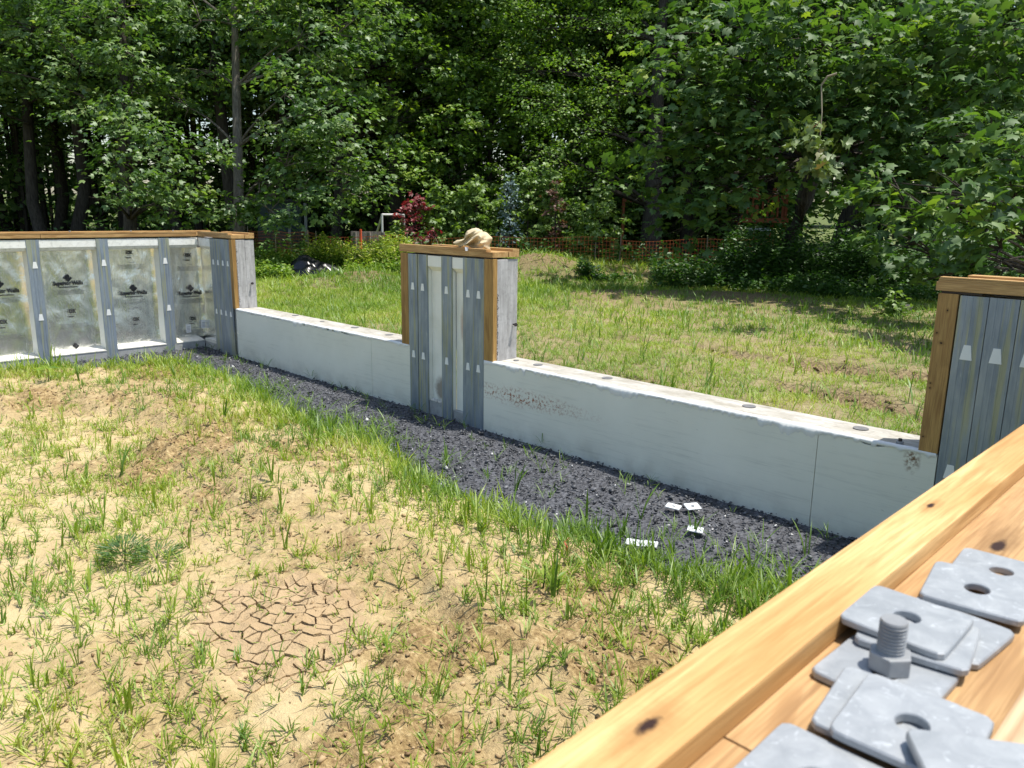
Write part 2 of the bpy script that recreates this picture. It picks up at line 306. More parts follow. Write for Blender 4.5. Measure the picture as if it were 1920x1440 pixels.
def yard_z(x, y):
    h = .10 + (fbm(x * .45, y * .45, 2) - .5) * .22 + (fbm(x * 2.5, y * 2.5, 8, 3) - .5) * .05
    r = rutmask(x, y); h = h - .13 * r + r * (fbm(x * 9, y * 9, 9, 3) - .5) * .16
    for mx, my, mr, mh in MOUNDS: h = h + mh * np.exp(-(((x - mx) ** 2 + (y - my) ** 2) / mr ** 2) ** 1.3)
    return h
def mound_m(x, y):
    m = np.zeros_like(x)
    for mx, my, mr, mh in MOUNDS: m = np.maximum(m, np.exp(-((x - mx) ** 2 + (y - my) ** 2) / (mr * .95) ** 2))
    return m
def fz(x, y):
    h = yard_z(x, y); far = np.hypot(x + 8, y - 10); h = h + .02 * np.maximum(far - 45, 0) * sst(-30, -50, x + .2 * y) 
    inside = (x > -9.08) & (x < -.05) & (y < 4.0); return np.where(inside, -.16, h)
def spaced(lo, hi, a, b, st, gr=1.22):
    c = list(np.arange(a, b, st)); s = st; v = a
    while v > lo: s *= gr; v -= s; c.insert(0, v)
    s = st; v = c[-1]
    while v < hi: s *= gr; v += s; c.append(v)
    return np.array(c)
xs = spaced(-260, 160, -16, .5, .09, 1.13); ys = spaced(-60, 300, 3.9, 17, .09, 1.12)
V, F = grid(xs, ys, fz); xx, yy = V[:, 0], V[:, 1]
def green_m(x, y):
    "how green the yard cover is: thicker towards the left and the wood"
    f = fbm(x * .5, y * .5, 51); lush = .36 + sst(-7.5, -11, x + (f - .5) * 5) * .75 + sst(9.5, 14, y + (f - .5) * 4) * .5
    return np.clip(lush + .35 * sst(.5, .65, fbm(x * 1.3, y * 1.3, 57)), 0, 1) * (1 - np.clip(rutmask(x, y) * 1.4, 0, 1)) * (1 - .85 * mound_m(x, y))
far = sst(22, 30, np.hypot(xx + 3, yy))
lawn = ((yy > 40) & (xx > -yy * .55 - 1) & (yy < 95))
GR = np.where(lawn, 1., np.clip(green_m(xx, yy) * .6 * (1 - far) + far * .95, 0, 1)); CLD_SHADE = np.clip(.18 + 1.8 * rutmask(xx, yy) + mound_m(xx, yy) + far * .9 + .3 * fbm(xx * 1.3, yy * 1.3, 90), 0, 1); CLD_SHADE = np.where(lawn, 0, CLD_SHADE)  # ruts are dark earth plus shade painted into the colour
o = mesh('ground', V, F, M['ground'], smooth=True, attrs={'green': GR, 'clod_shade': CLD_SHADE}); tag(o, kind='structure')
o = mesh('gravel_bed', *grid(np.linspace(-9.3, -.1, 110), np.linspace(-3, 3.99, 90), lambda x, y: -.035 + (fbm(x * 3, y * 3, 4) - .5) * .03), M['gbed'], smooth=True); tag(o, kind='structure')
xs = np.concatenate([np.linspace(-8.9, -4.6, 160), np.linspace(-4.58, -.3, 220)]); ys = np.concatenate([np.linspace(-3, .2, 30), np.linspace(.22, 3.6, 170)])
V, F = grid(xs, ys, soil_z)
CC = atz(535, 1175, .03)[:2]
def inmud(x, y): return np.hypot((x - CC[0]) / .40, (y - CC[1]) / .28) + (fbm(x * 4, y * 4, 87) - .5) * .6
ig = inmud(V[:, 0], V[:, 1]); V[:, 2] -= .052 * (1 - sst(.86, 1.0, ig))
o = mesh('sandy_soil', V, F, M['soil'], smooth=True, attrs={'clod_shade': np.clip(clod_shade(V[:, 0], V[:, 1]) + 1. * (1 - sst(.80, 1.02, ig)), 0, 1), 'green': np.zeros(len(V))}); tag(o, kind='structure')  # floor under the mud plates coloured dark as shade in the cracks
def clip_poly(poly, p, n):
    out = []
    for a, b in zip(poly, poly[1:] + poly[:1]):
        da = (a - p) @ n; db = (b - p) @ n
        if da <= 0: out.append(a)
        if (da < 0 < db) or (db < 0 < da): out.append(a + (b - a) * (da / (da - db)))
    return out
MUD = empty('cracked_mud', (CC[0], CC[1], 0)); MUD['kind'] = 'structure'; MUD['label'] = 'patch of dried brown mud split into curling plates'
sd = []; st_ = .062
for i in range(-9, 10):
    for j in range(-7, 8): sd.append(np.array([CC[0] + (i + rng.uniform(-.42, .42)) * st_, CC[1] + (j + rng.uniform(-.42, .42)) * st_ * .82]))
for i, c in enumerate(sd):
    g_ = float(inmud(c[0:1], c[1:2])[0])
    if g_ > 1.12: continue
    poly = [c + np.array(q) * .12 for q in ((-1, -1), (1, -1), (1, 1), (-1, 1))]
    for k, e in enumerate(sd):
        dv = e - c; L2 = np.linalg.norm(dv)
        if k == i or L2 > .22: continue
        h_ = float(rnd2(np.array([min(i, k)]), np.array([max(i, k)]), 7)[0]); gap = (.0004 if h_ < .22 else .0012 + .0042 * h_ ** 1.5) * (1.15 - .5 * max(g_, 0)); poly = clip_poly(poly, (c + e) / 2 - dv / L2 * gap, dv / L2)
        if len(poly) < 3: break
    if len(poly) < 3: continue
    fine_ = []
    for a, b in zip(poly, poly[1:] + poly[:1]):
        m_ = max(1, int(np.linalg.norm(b - a) / .009))
        for q in range(m_):
            w_ = a + (b - a) * q / m_
            if q: nn = np.array([-(b - a)[1], (b - a)[0]]) / np.linalg.norm(b - a); w_ = w_ + nn * (vnoise(np.array([w_[0] * 130]), np.array([w_[1] * 130]), 5)[0] - .35) * .0035 
            fine_.append(w_)
    P_ = np.array(fine_); n = len(P_); lift = rng.uniform(-.003, .004); tl = rng.normal(0, .035, 2); z0 = soil_z(P_[:, 0], P_[:, 1]) + lift + (P_ - c) @ tl + .0035; zc = float(soil_z(c[0:1], c[1:2])[0]) + lift
    Pi = c + (P_ - c) * .9; zi = soil_z(Pi[:, 0], Pi[:, 1]) + lift + (Pi - c) @ tl + .0045
    Vp = np.concatenate([np.column_stack([P_, z0 - .05]), np.column_stack([P_, z0]), np.column_stack([Pi, zi]), [[c[0], c[1], zc]]])
    Fp = []
    for q in range(n): r_ = (q + 1) % n; Fp += [(q, r_, n + r_, n + q), (n + q, n + r_, 2 * n + r_, 2 * n + q), (2 * n + q, 2 * n + r_, 3 * n)]
    mesh('mud_plate', Vp, Fp, M['mud'], MUD)
# ------------------------------------------------------------------ foundation walls
ZT = 1.219; YF = 3.82; YB = 4.07; YL = 4.09; XL = -8.87; RD = .165
def stud(parent, a0, a1, z0, z1, plane, axis, sides=True):
    "ribbed steel stud face; axis 'x': runs along X facing -Y at y=plane; axis 'y': runs along Y facing +X at x=plane"
    w = a1 - a0; prof = [(0, .013), (0, 0)]
    for c in (.28, .5, .72): prof += [(c - .04, 0), (c - .03, .0012), (c + .03, .0012), (c + .04, 0)]
    prof += [(1, 0), (1, .013)]; V = []; F = []; n = len(prof)
    for z in (z0, z1):
        for u, dp in prof:
            a = a0 + u * w; V.append((a, plane + dp, z) if axis == 'x' else (plane - dp, a, z))
    for i in range(n - 1): F.append((i, i + 1, n + i + 1, n + i))
    F.append((n - 1, 0, n, 2 * n - 1)); F.append(tuple(range(n))[::-1]); F.append(tuple(range(n, 2 * n)))
    return mesh('stud', V, F, M['galv'], parent)
def clip(parent, a, z, plane, axis, s=1.):
    V = []
    for dp in (-.0025, .004):
        for u, v in ((-.0205, -.028), (.0205, -.028), (.0115, .027), (-.0115, .027)):
            V.append((a + u * s, plane + dp, z + v * s) if axis == 'x' else (plane - dp, a + u * s, z + v * s))
    return mesh('foam_clip', V, [(0, 1, 2, 3), (7, 6, 5, 4), (0, 4, 5, 1), (1, 5, 6, 2), (2, 6, 7, 3), (3, 7, 4, 0)], M['plugw'], parent)
def prism_x(name, x0, x1, prof, mat, parent, bevel=0):
    n = len(prof); V = [(x, y, z) for x in (x0, x1) for y, z in prof]
    return mesh(name, V, [tuple(range(n)), tuple(range(2 * n - 1, n - 1, -1))] + [(i, n + i, n + (i + 1) % n, (i + 1) % n) for i in range(n)], mat, parent, bevel=bevel)
def prism_y(name, y0, y1, prof, mat, parent, bevel=0):
    n = len(prof); V = [(x, y, z) for y in (y0, y1) for x, z in prof]
    return mesh(name, V, [tuple(range(n))[::-1], tuple(range(n, 2 * n))] + [(i, (i + 1) % n, n + (i + 1) % n, n + i) for i in range(n)], mat, parent, bevel=bevel)
W = empty('foundation_wall', (-4.5, 3.95, 0), 'long precast foundation wall with two low window openings and tall piers between gravel and grass', 'foundation wall'); W['kind'] = 'thing'
def hexprism(name, c, r, h, axis, mat, parent, n=6, ax2=0, bevel=0):
    V = []; ax = np.array(axis, float); ax /= np.linalg.norm(ax); u = np.cross(ax, (0, 0, 1) if abs(ax[2]) < .9 else (1, 0, 0)); u /= np.linalg.norm(u); v = np.cross(ax, u)
    for k in (0, 1):
        for i in range(n): a = 2 * math.pi * i / n + ax2; V.append(np.array(c) + ax * h * k + (u * math.cos(a) + v * math.sin(a)) * r)
    return mesh(name, V, [tuple(range(n))[::-1], tuple(range(n, 2 * n))] + [(i, (i + 1) % n, n + (i + 1) % n, n + i) for i in range(n)], mat, parent, bevel=bevel, smooth=False)
def low_wall(x0, x1, joints, holes, name_label):
    P = box('low_wall', (x0, x1, YF + .026, YL - .001, -.12, .482), M['conc_end'], W); P['label'] = name_label
    Vg, Fg = grid(np.linspace(x0, x1, 110), np.linspace(YF + .026, YL, 12), lambda x, y: .49 + (fbm(x * 3, y * 8, 14) - .5) * .004)
    mesh('concrete_top', Vg, Fg, M['conc_top'], P, smooth=True)
    edges = [x0] + joints + [x1]
    for a, b in zip(edges[:-1], edges[1:]):
        n = max(4, int((b - a) / .03)); X = np.linspace(a + .0018, b - .0018, n); zt = .486 + (fbm(X * 9, X * 0, 19) - .5) * .010 - .018 * sst(.66, .8, vnoise(X * 6, X * 0 + 3, 21))
        V = [(x, YF, z) for x in X for z in (-.05,)] + [(x, YF + (vnoise(x * 4, 0 * x, 8) - .5) * .001, z) for x, z in zip(X, zt)] + [(x, YF + .026, z + .003) for x, z in zip(X, zt)]
        F = [(i, i + 1, n + i + 1, n + i) for i in range(n - 1)] + [(n + i, n + i + 1, 2 * n + i + 1, 2 * n + i) for i in range(n - 1)]
        V += [(a + .0018, YF + .026, -.05), (b - .0018, YF + .026, -.05)]; q = len(V); F += [(0, n, 2 * n, q - 2), (n - 1, q - 1, 3 * n - 1, 2 * n - 1)]
        mesh('foam_panel', V, F, M['foam'], P)
    # broken white lip of foam and cement slurry along the front arris
    X = np.arange(x0 + .005, x1 - .005, .006); n = len(X)
    dip = .006 + .010 * vnoise(X * 14, X * 0, 33) + .014 * sst(.5, .9, vnoise(X * 70, X * 0, 35)) + .045 * sst(.72, .86, vnoise(X * 5.3, X * 0, 37)) * vnoise(X * 30, X * 0, 39)
    inn = .020 + .03 * vnoise(X * 8, X * 0 + 5, 43) + .012 * vnoise(X * 45, X * 0 + 5, 44); th = .0035 + .003 * vnoise(X * 60, X * 0, 47)
    V = np.concatenate([np.stack([X, YF - .0012 + X * 0, .487 - dip], 1), np.stack([X, YF - th, .488 - dip * .6], 1), np.stack([X, YF - th * .8, .4915 + X * 0], 1), np.stack([X, YF + inn * .5, .4945 + th * .3], 1), np.stack([X, YF + inn, .4905 + X * 0], 1)])
    F = np.concatenate([np.stack([np.arange(n - 1) + k * n, np.arange(1, n) + k * n, np.arange(1, n) + (k + 1) * n, np.arange(n - 1) + (k + 1) * n], 1) for k in range(4)])
    o = mesh('white_crust', V, F, M['foamlip'], P); 
    for hx, hy, hr in holes: hexprism('grout_plug', (hx, hy, .4905), hr, .0035, (0, 0, 1), M['plug'], P, n=20)
    return P
low_wall(-8.03, -4.99, [-5.53], [(-7.154, 4.03, .034), (-6.6, 4.0, .022), (-6.073, 4.02, .036), (-5.515, 4.0, .036), (-5.2, 3.99, .03)], 'low window sill section of wall left of the canvas topped pier')
low_wall(-4.115, -1.05, [-1.61], [(-3.95, 3.99, .02), (-3.732, 3.99, .034), (-3.116, 4.0, .036), (-2.097, 4.0, .038), (-1.471, 4.0, .038)], 'long low window sill section of wall right of the canvas topped pier')
def plates_x(P, x0, x1, over=.012):
    zt = 1.232
    box('bottom_plank', (x0 - over, x1 + over * .5, YF - .004, YF + .150, zt, zt + .038), M['wood_x'], P, .002)
    box('bottom_plank', (x0 + .004, x1 + .012, YF + .153, YB + .004, zt, zt + .038), M['wood_x'], P, .002)
    box('rail', (x0 - over, x1 - .06 * (x1 - x0 < 2), YF - .006, YF + .042, zt + .0385, zt + .0575), M['wood_x'], P, .0015)
    box('rail', (x0 + .17, x1 + .012, YB - .060, YB + .004, zt + .0385, zt + .0575), M['wood_x'], P, .0015)
def chan(P, x0, x1, zb=.07):
    "foam-lined channel between two studs"
    box('foam_channel', (x0 - .003, x1 + .003, YF + .050, YF + .145, -.05, 1.15), M['foam2'], P)
    prism_x('foam_header', x0 + .001, x1 - .001, [(YF + .006, ZT - .004), (YF + .049, ZT - .004), (YF + .049, ZT - .12), (YF + .045, ZT - .118), (YF + .006, ZT - .085)], M['foam2'], P, .003)
    box('footing_block', (x0 + .001, x1 - .001, YF + .012, YF + .049, -.06, zb), M['foot'], P, .006)
def score(P, z0, z1, x, y):
    "ragged dark marks along the rough foam line beside a buck"
    V = []; F = []
    for k in range(60):
        z = z0 + (z1 - z0) * (k + random.random()) / 60; a = random.uniform(-.006, .006); s = random.uniform(.003, .010); n = len(V)
        V += [(x + .0015, y + a - s * .4, z - s), (x + .004, y + a + s * .5, z - s * .2), (x + .0015, y + a + s * .2, z + s)]; F.append((n, n + 1, n + 2))
    o = mesh('dark_marks', V, F, M['rustbolt'], P); o['kind'] = 'stuff'
# middle pier
P = box('pier', (-5.086, -4.026, YF + .146, YB, .488, ZT - .002), M['conc_end'], W, .006); P['label'] = 'free standing middle pier with the canvas cloth on top'
box('wood_buck', (-5.092, -5.0, YF - .002, YF + .038, .492, ZT + .004), M['wood_z'], P, .002)
box('wood_buck', (-4.113, -4.018, YF - .002, YF + .038, .492, ZT + .004), M['wood_z'], P, .002)
for a in (-4.998, -4.874, -4.590, -4.343, -4.229): 
    w = .118 if a == -4.59 else .113; stud(P, a, a + w, -.05, ZT, YF, 'x')
    if a != -4.59: pass
    for z in (.968, .425): clip(P, a + w / 2, z - .006 * (a > -4.5), YF, 'x')
box('stud_core', (-4.992, -4.765, YF + .014, YF + .145, -.05, ZT - .006), M['foam2'], P); box('stud_core', (-4.583, -4.479, YF + .014, YF + .0495, -.05, ZT - .006), M['foam2'], P); box('stud_core', (-4.338, -4.121, YF + .014, YF + .116, -.05, ZT - .006), M['foam2'], P)
chan(P, -4.760, -4.591, .075); chan(P, -4.471, -4.344, .045)
box('concrete_end', (-4.113, -4.022, YF + .039, YF + .145, .488, ZT - .001), M['conc_end'], P, .004); box('concrete_end', (-5.088, -5.0, YF + .039, YF + .145, .488, ZT - .001), M['conc_end'], P, .004)
score(P, .5, .98, -4.021, YF + .043)
plates_x(P, -5.09, -4.03)
def end_bolt(P, c):
    c = np.array(c); hexprism('bolt', c, .006, .035, (1, 0, 0), M['rustbolt'], P, n=10); hexprism('nut', c + (.022, 0, 0), .014, .012, (1, 0, 0), M['rustbolt'], P)
end_bolt(P, atx(962, 608, -4.022))
V = []; F = []
for k in range(70):   # crumbs of mortar in the foot of the left channel
    c = np.array([random.uniform(-4.755, -4.60), random.uniform(YF + .01, YF + .07), .078]); s = random.uniform(.004, .016); n = len(V)
    V += [tuple(c + s * np.array(v) * np.random.uniform(.6, 1.3, 3)) for v in ((1, 0, 0), (-1, 0, 0), (0, 1, 0), (0, -1, 0), (0, 0, 1), (0, 0, -.6))]; F += [tuple(n + i for i in f) for f in ((0, 2, 4), (2, 1, 4), (1, 3, 4), (3, 0, 4), (2, 0, 5), (1, 2, 5), (3, 1, 5), (0, 3, 5))]
o = mesh('mortar_crumbs', V, F, M['ledge'], P); o['kind'] = 'stuff'
# corner pier
P = box('pier', (XL - .2, -8.034, YF + .146, YB, -.1, ZT - .002), M['conc_end'], W, .006); P['label'] = 'corner pier with four studs side by side'
for k in range(4):
    a = -8.565 + k * .1165; stud(P, a, a + .1145, -.05, ZT, YF, 'x')
    for z in (.965, .42): clip(P, a + .06, z, YF, 'x')
box('wood_buck', (-8.098, -8.032, YF - .002, YF + .042, .492, ZT + .004), M['wood_z'], P, .002)
box('stud_core', (-8.56, -8.10, YF + .03, YF + .145, -.05, ZT - .004), M['foam2'], P)
box('concrete_end', (-8.098, -8.034, YF + .043, YF + .145, .488, ZT - .001), M['conc_end'], P, .004)
prism_x('foam_header', XL + .006, -8.568, [(YF + .004, ZT - .004), (YF + .145, ZT - .004), (YF + .145, ZT - .125), (YF + .04, ZT - .12), (YF + .004, ZT - .09)], M['foamw'], P, .003)
box('foil_panel', (XL - RD + .01, -8.60, YF + .085, YF + .1445, .03, 1.1), M['foil'], P)
box('footing_block', (XL + .006, -8.568, YF + .006, YF + .084, -.07, .04), M['foot'], P, .004); box('ledge', (XL + .006, -8.569, YF + .004, YF + .084, .0405, .075), M['ledge'], P, .003)
plates_x(P, XL + .03, -8.04); end_bolt(P, atx(471, 531, -8.034)); score(P, .5, 1.15, -8.033, YF + .046)
# right pier
P = box('pier', (-1.130, .02, YF + .146, YB, -.1, ZT - .002), M['conc_end'], W, .006); P['label'] = 'right hand pier with a knotty wood buck and ribbed studs'
box('wood_buck', (-1.135, -1.052, YF - .003, YF + .040, .492, ZT + .004), wood('pine_knotty', 2, (.47, .29, .10), (.30, .16, .055), [(tuple(aty(1777, 582, YF)), (.003, .02, .004)), (tuple(aty(1765, 643, YF)), (.005, .02, .004)), (tuple(aty(1745, 718, YF)), (.0035, .02, .003)), (tuple(aty(1744, 727, YF)), (.003, .02, .003)), (tuple(aty(1731, 818, YF)), (.004, .02, .003)), (tuple(aty(1757, 624, YF)), (.004, .02, .004))]), P, .002)
for k in range(7):
    a = -1.046 + k * .1155; stud(P, a, a + .1125, -.05, ZT, YF, 'x')
    for z in (.972, .42): clip(P, a + .054, z, YF, 'x', 1.2)
box('stud_core', (-1.04, -.245, YF + .03, YF + .145, -.05, ZT - .006), M['foam2'], P)
box('concrete_end', (-1.132, -1.05, YF + .041, YF + .145, .488, ZT - .001), M['conc_end'], P, .004)
for k, (a, b) in enumerate([(-1.135, .02)]):
    box('bottom_plank', (a - .012, b, YF - .010, YF + .16, 1.235, 1.273), M['wood_x'], P, .002); box('bottom_plank', (a + .004, b, YF + .163, YB, 1.235, 1.273), M['wood_x'], P, .002)
    for j in range(3): box('ply', (a - .005 + .002 * j, b, YF - .009 - .0008 * (j % 2), YF + .04, 1.2735 + j * .0075, 1.2735 + j * .0075 + .0065), M['wood_x'], P)
    for j in range(2): box('ply', (a + .06 + .002 * j, b, YF + .17 - .0008 * j, YB, 1.2735 + j * .012, 1.2735 + j * .012 + .011), M['wood_x'], P)
    box('gap_shade', (a + .01, a + .17, YF + .006, YF + .07, ZT + .005, 1.234), M['rustbolt'], P)  # dark block in the gap under the planks, standing in for its shade
# left wall
L = empty('foundation_wall', (XL, 1.0, 0), 'left foundation wall with foil insulation between blue grey studs behind the soil mound', 'foundation wall'); L['kind'] = 'thing'
studs_y = [-1.30, -.66, -.02, .60, 1.53, 2.175, 2.832, 3.482]; studs_y[3] = .88; studs_y[2] = .23; studs_y[1] = -.42; studs_y[0] = -1.07
studs_y = [y * .9715 for y in studs_y]
RD = .165
for y in studs_y:
    stud(L, y, y + .115, -.04, ZT, XL, 'y')
    for z in (.971, .452): clip(L, y + .058, z, XL, 'y', 1.15)
    prism = [(XL - .014, y + .012), (XL - .014, y + .103), (XL - RD, y + .122), (XL - RD, y - .008)]
    mesh('stud_core', [(a, b, z) for z in (.02, ZT - .01) for a, b in prism], [(0, 1, 2, 3)[::-1], (4, 5, 6, 7), (0, 4, 7, 3), (1, 2, 6, 5), (0, 1, 5, 4), (2, 3, 7, 6)], M['foam2'], L)
ends = studs_y + [3.90]
for i in range(len(ends) - 1):
    a = ends[i] + .116; b = ends[i + 1] - .001; b0 = b; b = min(b, YF - .002)
    prism_y('foam_header', a, b, [(XL - .004, ZT - .004), (XL - .004, ZT - .08), (XL - .03, ZT - .112), (XL - RD, ZT - .118), (XL - RD, ZT - .004)], M['foamw'], L, .002)
    prism_y('ledge', a, b, [(XL + .004, .042), (XL + .004, .052), (XL - RD, .078), (XL - RD, .042)], M['ledge'], L)
    # foil sheet, bulged and turned in at both sides
    ys_ = np.linspace(a - .012, b0 + .012, 26); zs = np.linspace(.07, ZT - .119, 34)
    Yg, Zg = np.meshgrid(ys_, zs); e = np.minimum(np.abs(Yg - ys_[0]), np.abs(Yg - ys_[-1])) 
    Xg = XL - RD - .002 + .035 * np.exp(-(e / .03) ** 2) * (.6 + .6 * vnoise(Zg * 9, Yg * 0 + i, 5)) + (fbm(Yg * 5 + i * 7, Zg * 3.5, 101) - .5) * .030 + (fbm(Yg * 16 + Zg * 12, Zg * 6 - Yg * 5 + i, 103, 3) - .5) * .008
    idx = np.arange(Yg.size).reshape(Yg.shape); Fq = np.stack([idx[:-1, :-1].ravel(), idx[:-1, 1:].ravel(), idx[1:, 1:].ravel(), idx[1:, :-1].ravel()], 1)
    mesh('foil_panel', np.stack([Xg.ravel(), Yg.ravel(), Zg.ravel()], 1), Fq, M['foil'], L, smooth=True)
bk = boxes('footing_block', [(XL - .02, XL + .0, studs_y[i] + .116, min(ends[i + 1] - .001, YF - .35), -.06, .0415) for i in range(len(studs_y))] , M['foot'], L)
box('concrete_back', (XL - .27, XL - RD - .035, -3.5, YB - .104 + .0, -.1, ZT - .002), M['conc_end'], L)
box('concrete_end', (XL - .02, XL + .001, YF - .348, YF - .002, -.06, .041), M['foot'], L)
z = 1.232
for a, b in ((-3.2, 2.245), (2.249, YF - .012)): box('bottom_plank', (XL - .15, XL + .004, a, b, z, z + .038), M['wood_y'], L, .002)
box('bottom_plank', (XL - .27, XL - .153, -3.2, YB, z, z + .038), M['wood_y'], L, .002)
for a, b in ((-3.2, 1.2), (1.204, YF - .008)): box('rail', (XL - .04, XL + .006, a, b, z + .0385, z + .0575), M['wood_y'], L, .0015)
box('rail', (XL - .27, XL - .21, -3.2, YB, z + .0385, z + .0575), M['wood_y'], L, .0015)
for y in (.2, 1.86, 2.55, 3.15, 3.6): hexprism('bolt', (XL - .12, y, z + .038), .009, .03, (0, 0, 1), M['bolt'], L, n=8)
# print on the foil
def text_mesh(body, size, bold=0.):
    cu = bpy.data.curves.new('print', 'FONT'); cu.body = body; cu.size = size; cu.offset = bold; cu.align_x = 'CENTER'; cu.extrude = .0004; cu.resolution_u = 2
    ob = bpy.data.objects.new('print', cu); COL.objects.link(ob); dg = bpy.context.evaluated_depsgraph_get(); dg.update(); me = bpy.data.meshes.new_from_object(ob.evaluated_get(dg)); bpy.data.objects.remove(ob); return me
def place_print(me, y, z, mat, parent, name, X=None, sx=1.):
    co = np.zeros(len(me.vertices) * 3); me.vertices.foreach_get('co', co); co = co.reshape(-1, 3); X = (XL - RD + .022) if X is None else X
    W_ = np.stack([X + co[:, 2], y + co[:, 0] * sx, z + co[:, 1]], 1) - WL[parent.name]; m2 = me.copy(); m2.vertices.foreach_set('co', W_.ravel()); m2.materials.clear(); m2.materials.append(mat)
    o = bpy.data.objects.new(name, m2); COL.objects.link(o); o.parent = parent; return o
T1 = text_mesh('Superior Walls', .058, .0022); T2 = text_mesh('www.superiorwalls.com', .019, .0006); T3 = text_mesh('OX', .052, .003); T4 = text_mesh('BLOX', .018, .001)
def dia(y, z, s, parent, X=None):
    "square logo on its corner with a stepped white cut through it"
    X = (XL - RD + .022) if X is None else X
    pa = [(0, 1), (-.97, .03), (-.55, -.37), (-.06, .12), (.10, -.04), (.36, .22), (.32, .68)]; pl = [pa, [(-a, -b) for a, b in pa]]
    V = []; F = []
    for q in pl:
        n = len(V); V += [(X + .0004, y + a * s, z + b * s) for a, b in q]; F.append(tuple(range(n, n + len(q)))[::-1]); 
    return mesh('logo_print', V, F, M['ink'], parent)
def fine_print(y, z, w, rows, parent, dz=.013):
    bl = []
    for r in range(rows):
        x = y - w / 2 + random.uniform(0, .02)
        while x < y + w / 2:
            l = random.uniform(.012, .04); bl.append((XL - RD + .0215, XL - RD + .022, x, x + l, z - r * dz, z - r * dz + .0035)); x += l + .006
    boxes('fine_print', bl, M['ink2'], parent)
def onL(px, py): return atx(px, py, XL - RD)
for i, (lx, ly, tx, ty, ox) in enumerate([(-2, 532, 5, 546, [(5, 601)]), (126, 521, 127, 531, [(134, 581)]), (249, 540, 250, 549, [(241, 471), (254, 596)]), (356, 540, 357, 549, [(351, 476), (361, 595)])]):
    p = onL(lx, ly); q = onL(tx, ty + 3); dia(p[1], p[2], .042, L)
    place_print(T1, q[1], q[2], M['ink'], L, 'logo_print', sx=.80); place_print(T2, q[1], q[2] - .028, M['ink'], L, 'logo_print', sx=1.); fine_print(q[1], q[2] - .058, .24, 4, L)
    for (a, b) in ox:
        r = onL(a, b); place_print(T3, r[1], r[2] - .03, M['ink'], L, 'logo_print', sx=.8); place_print(T4, r[1] - .01, r[2] - .075, M['ink'], L, 'logo_print'); fine_print(r[1], r[2] - .048, .09, 1, L)
        fine_print(r[1] + .01, r[2] - .12, .05, 1, L); fine_print(r[1], r[2] - .15, .26, 4, L)
p = onL(141.5, 650); dia(p[1], p[2] + .01, .035, L)
for a, b in ((352, 615), (380, 607)):
    p = onL(a, b); box('paper_sticker', (XL - RD + .024, XL - RD + .0255, p[1] - .028, p[1] + .028, p[2] - .05, p[2] + .045), M['sticker'], L); boxes('fine_print', [(XL - RD + .0258, XL - RD + .0262, p[1] - .02, p[1] + .018, p[2] - .035 + k * .016, p[2] - .03 + k * .016) for k in range(4)], M['ink2'], L)
# dry leaves lying in the corner of the left wall
V = []; F = []
for k in range(26):
    c = np.array([XL - random.uniform(.02, .14), random.uniform(3.60, 3.80), .035 + random.uniform(0, .02)]); s = random.uniform(.02, .04); a = random.uniform(0, 6); u = np.array([math.cos(a), math.sin(a), random.uniform(-.2, .3)]) * s; v = np.array([-math.sin(a), math.cos(a), random.uniform(-.3, .3)]) * s * .5; n = len(V)
    V += [tuple(c - u), tuple(c + v), tuple(c + u), tuple(c - v)]; F.append((n, n + 1, n + 2, n + 3))
tag(mesh('dry_leaves', V, F, plain('dead_leaf', (.30, .12, .04), .8)), 'small drift of brown dead leaves in the corner of the left wall', 'leaves', kind='stuff')
# near wall the photographer leans over
N = empty('foundation_wall', (-.12, 1.5, 0), 'near foundation wall at lower right with timber plate carrying loose galvanised washers', 'foundation wall'); N['kind'] = 'thing'
XN = -.236
for y in np.arange(-.9, 3.6, .61):
    V0 = len(bpy.data.objects); s_ = stud(N, y, y + .118, -.055, ZT, 0, 'y'); 
    for v in s_.data.vertices: v.co.x = XN - (v.co.x + WL[N.name][0]) - WL[N.name][0]
    boxes('stud_core', [(XN + .03, XN + .16, y + .01, y + .108, -.05, ZT - .01)], M['foam2'], N)
for y in np.arange(-.9, 3.6, .61):
    box('foil_panel', (XN + .145, XN + .16, y + .12, min(y + .608, 3.8), .03, 1.1), M['foil'], N); box('foam_header', (XN + .004, XN + .16, y + .12, min(y + .608, 3.8), 1.1, ZT - .004), M['ledge'], N)
    box('ledge', (XN + .0, XN + .144, y + .12, min(y + .608, 3.8), -.09, .02), M['ledge'], N)
box('concrete_back', (XN + .165, .02, -3.2, YF - .002, -.1, ZT - .002), M['conc_end'], N)
for a, b in ((-3.2, .372), (.3735, YF - .013)): box('bottom_plank', (XN + .002, -.0805, a, b, ZT, 1.257), M['plate'], N, .0015)
box('bottom_plank', (-.079, .02, -3.2, YF - .013, ZT, 1.257), M['plate'], N, .0015)
box('rail', (XN - .004, XN + .0425, -3.2, 1.62, 1.2573, 1.276), M['rail'], N, .0022); box('rail', (XN - .004, XN + .0425, 1.623, YF - .013, 1.2573, 1.276), M['rail'], N, .0022)
box('rail', (-.0795, -.022, -3.2, YF - .013, 1.2573, 1.2755), wood('pine_pale', 1, (.62, .44, .27), (.42, .27, .14)), N, .002)

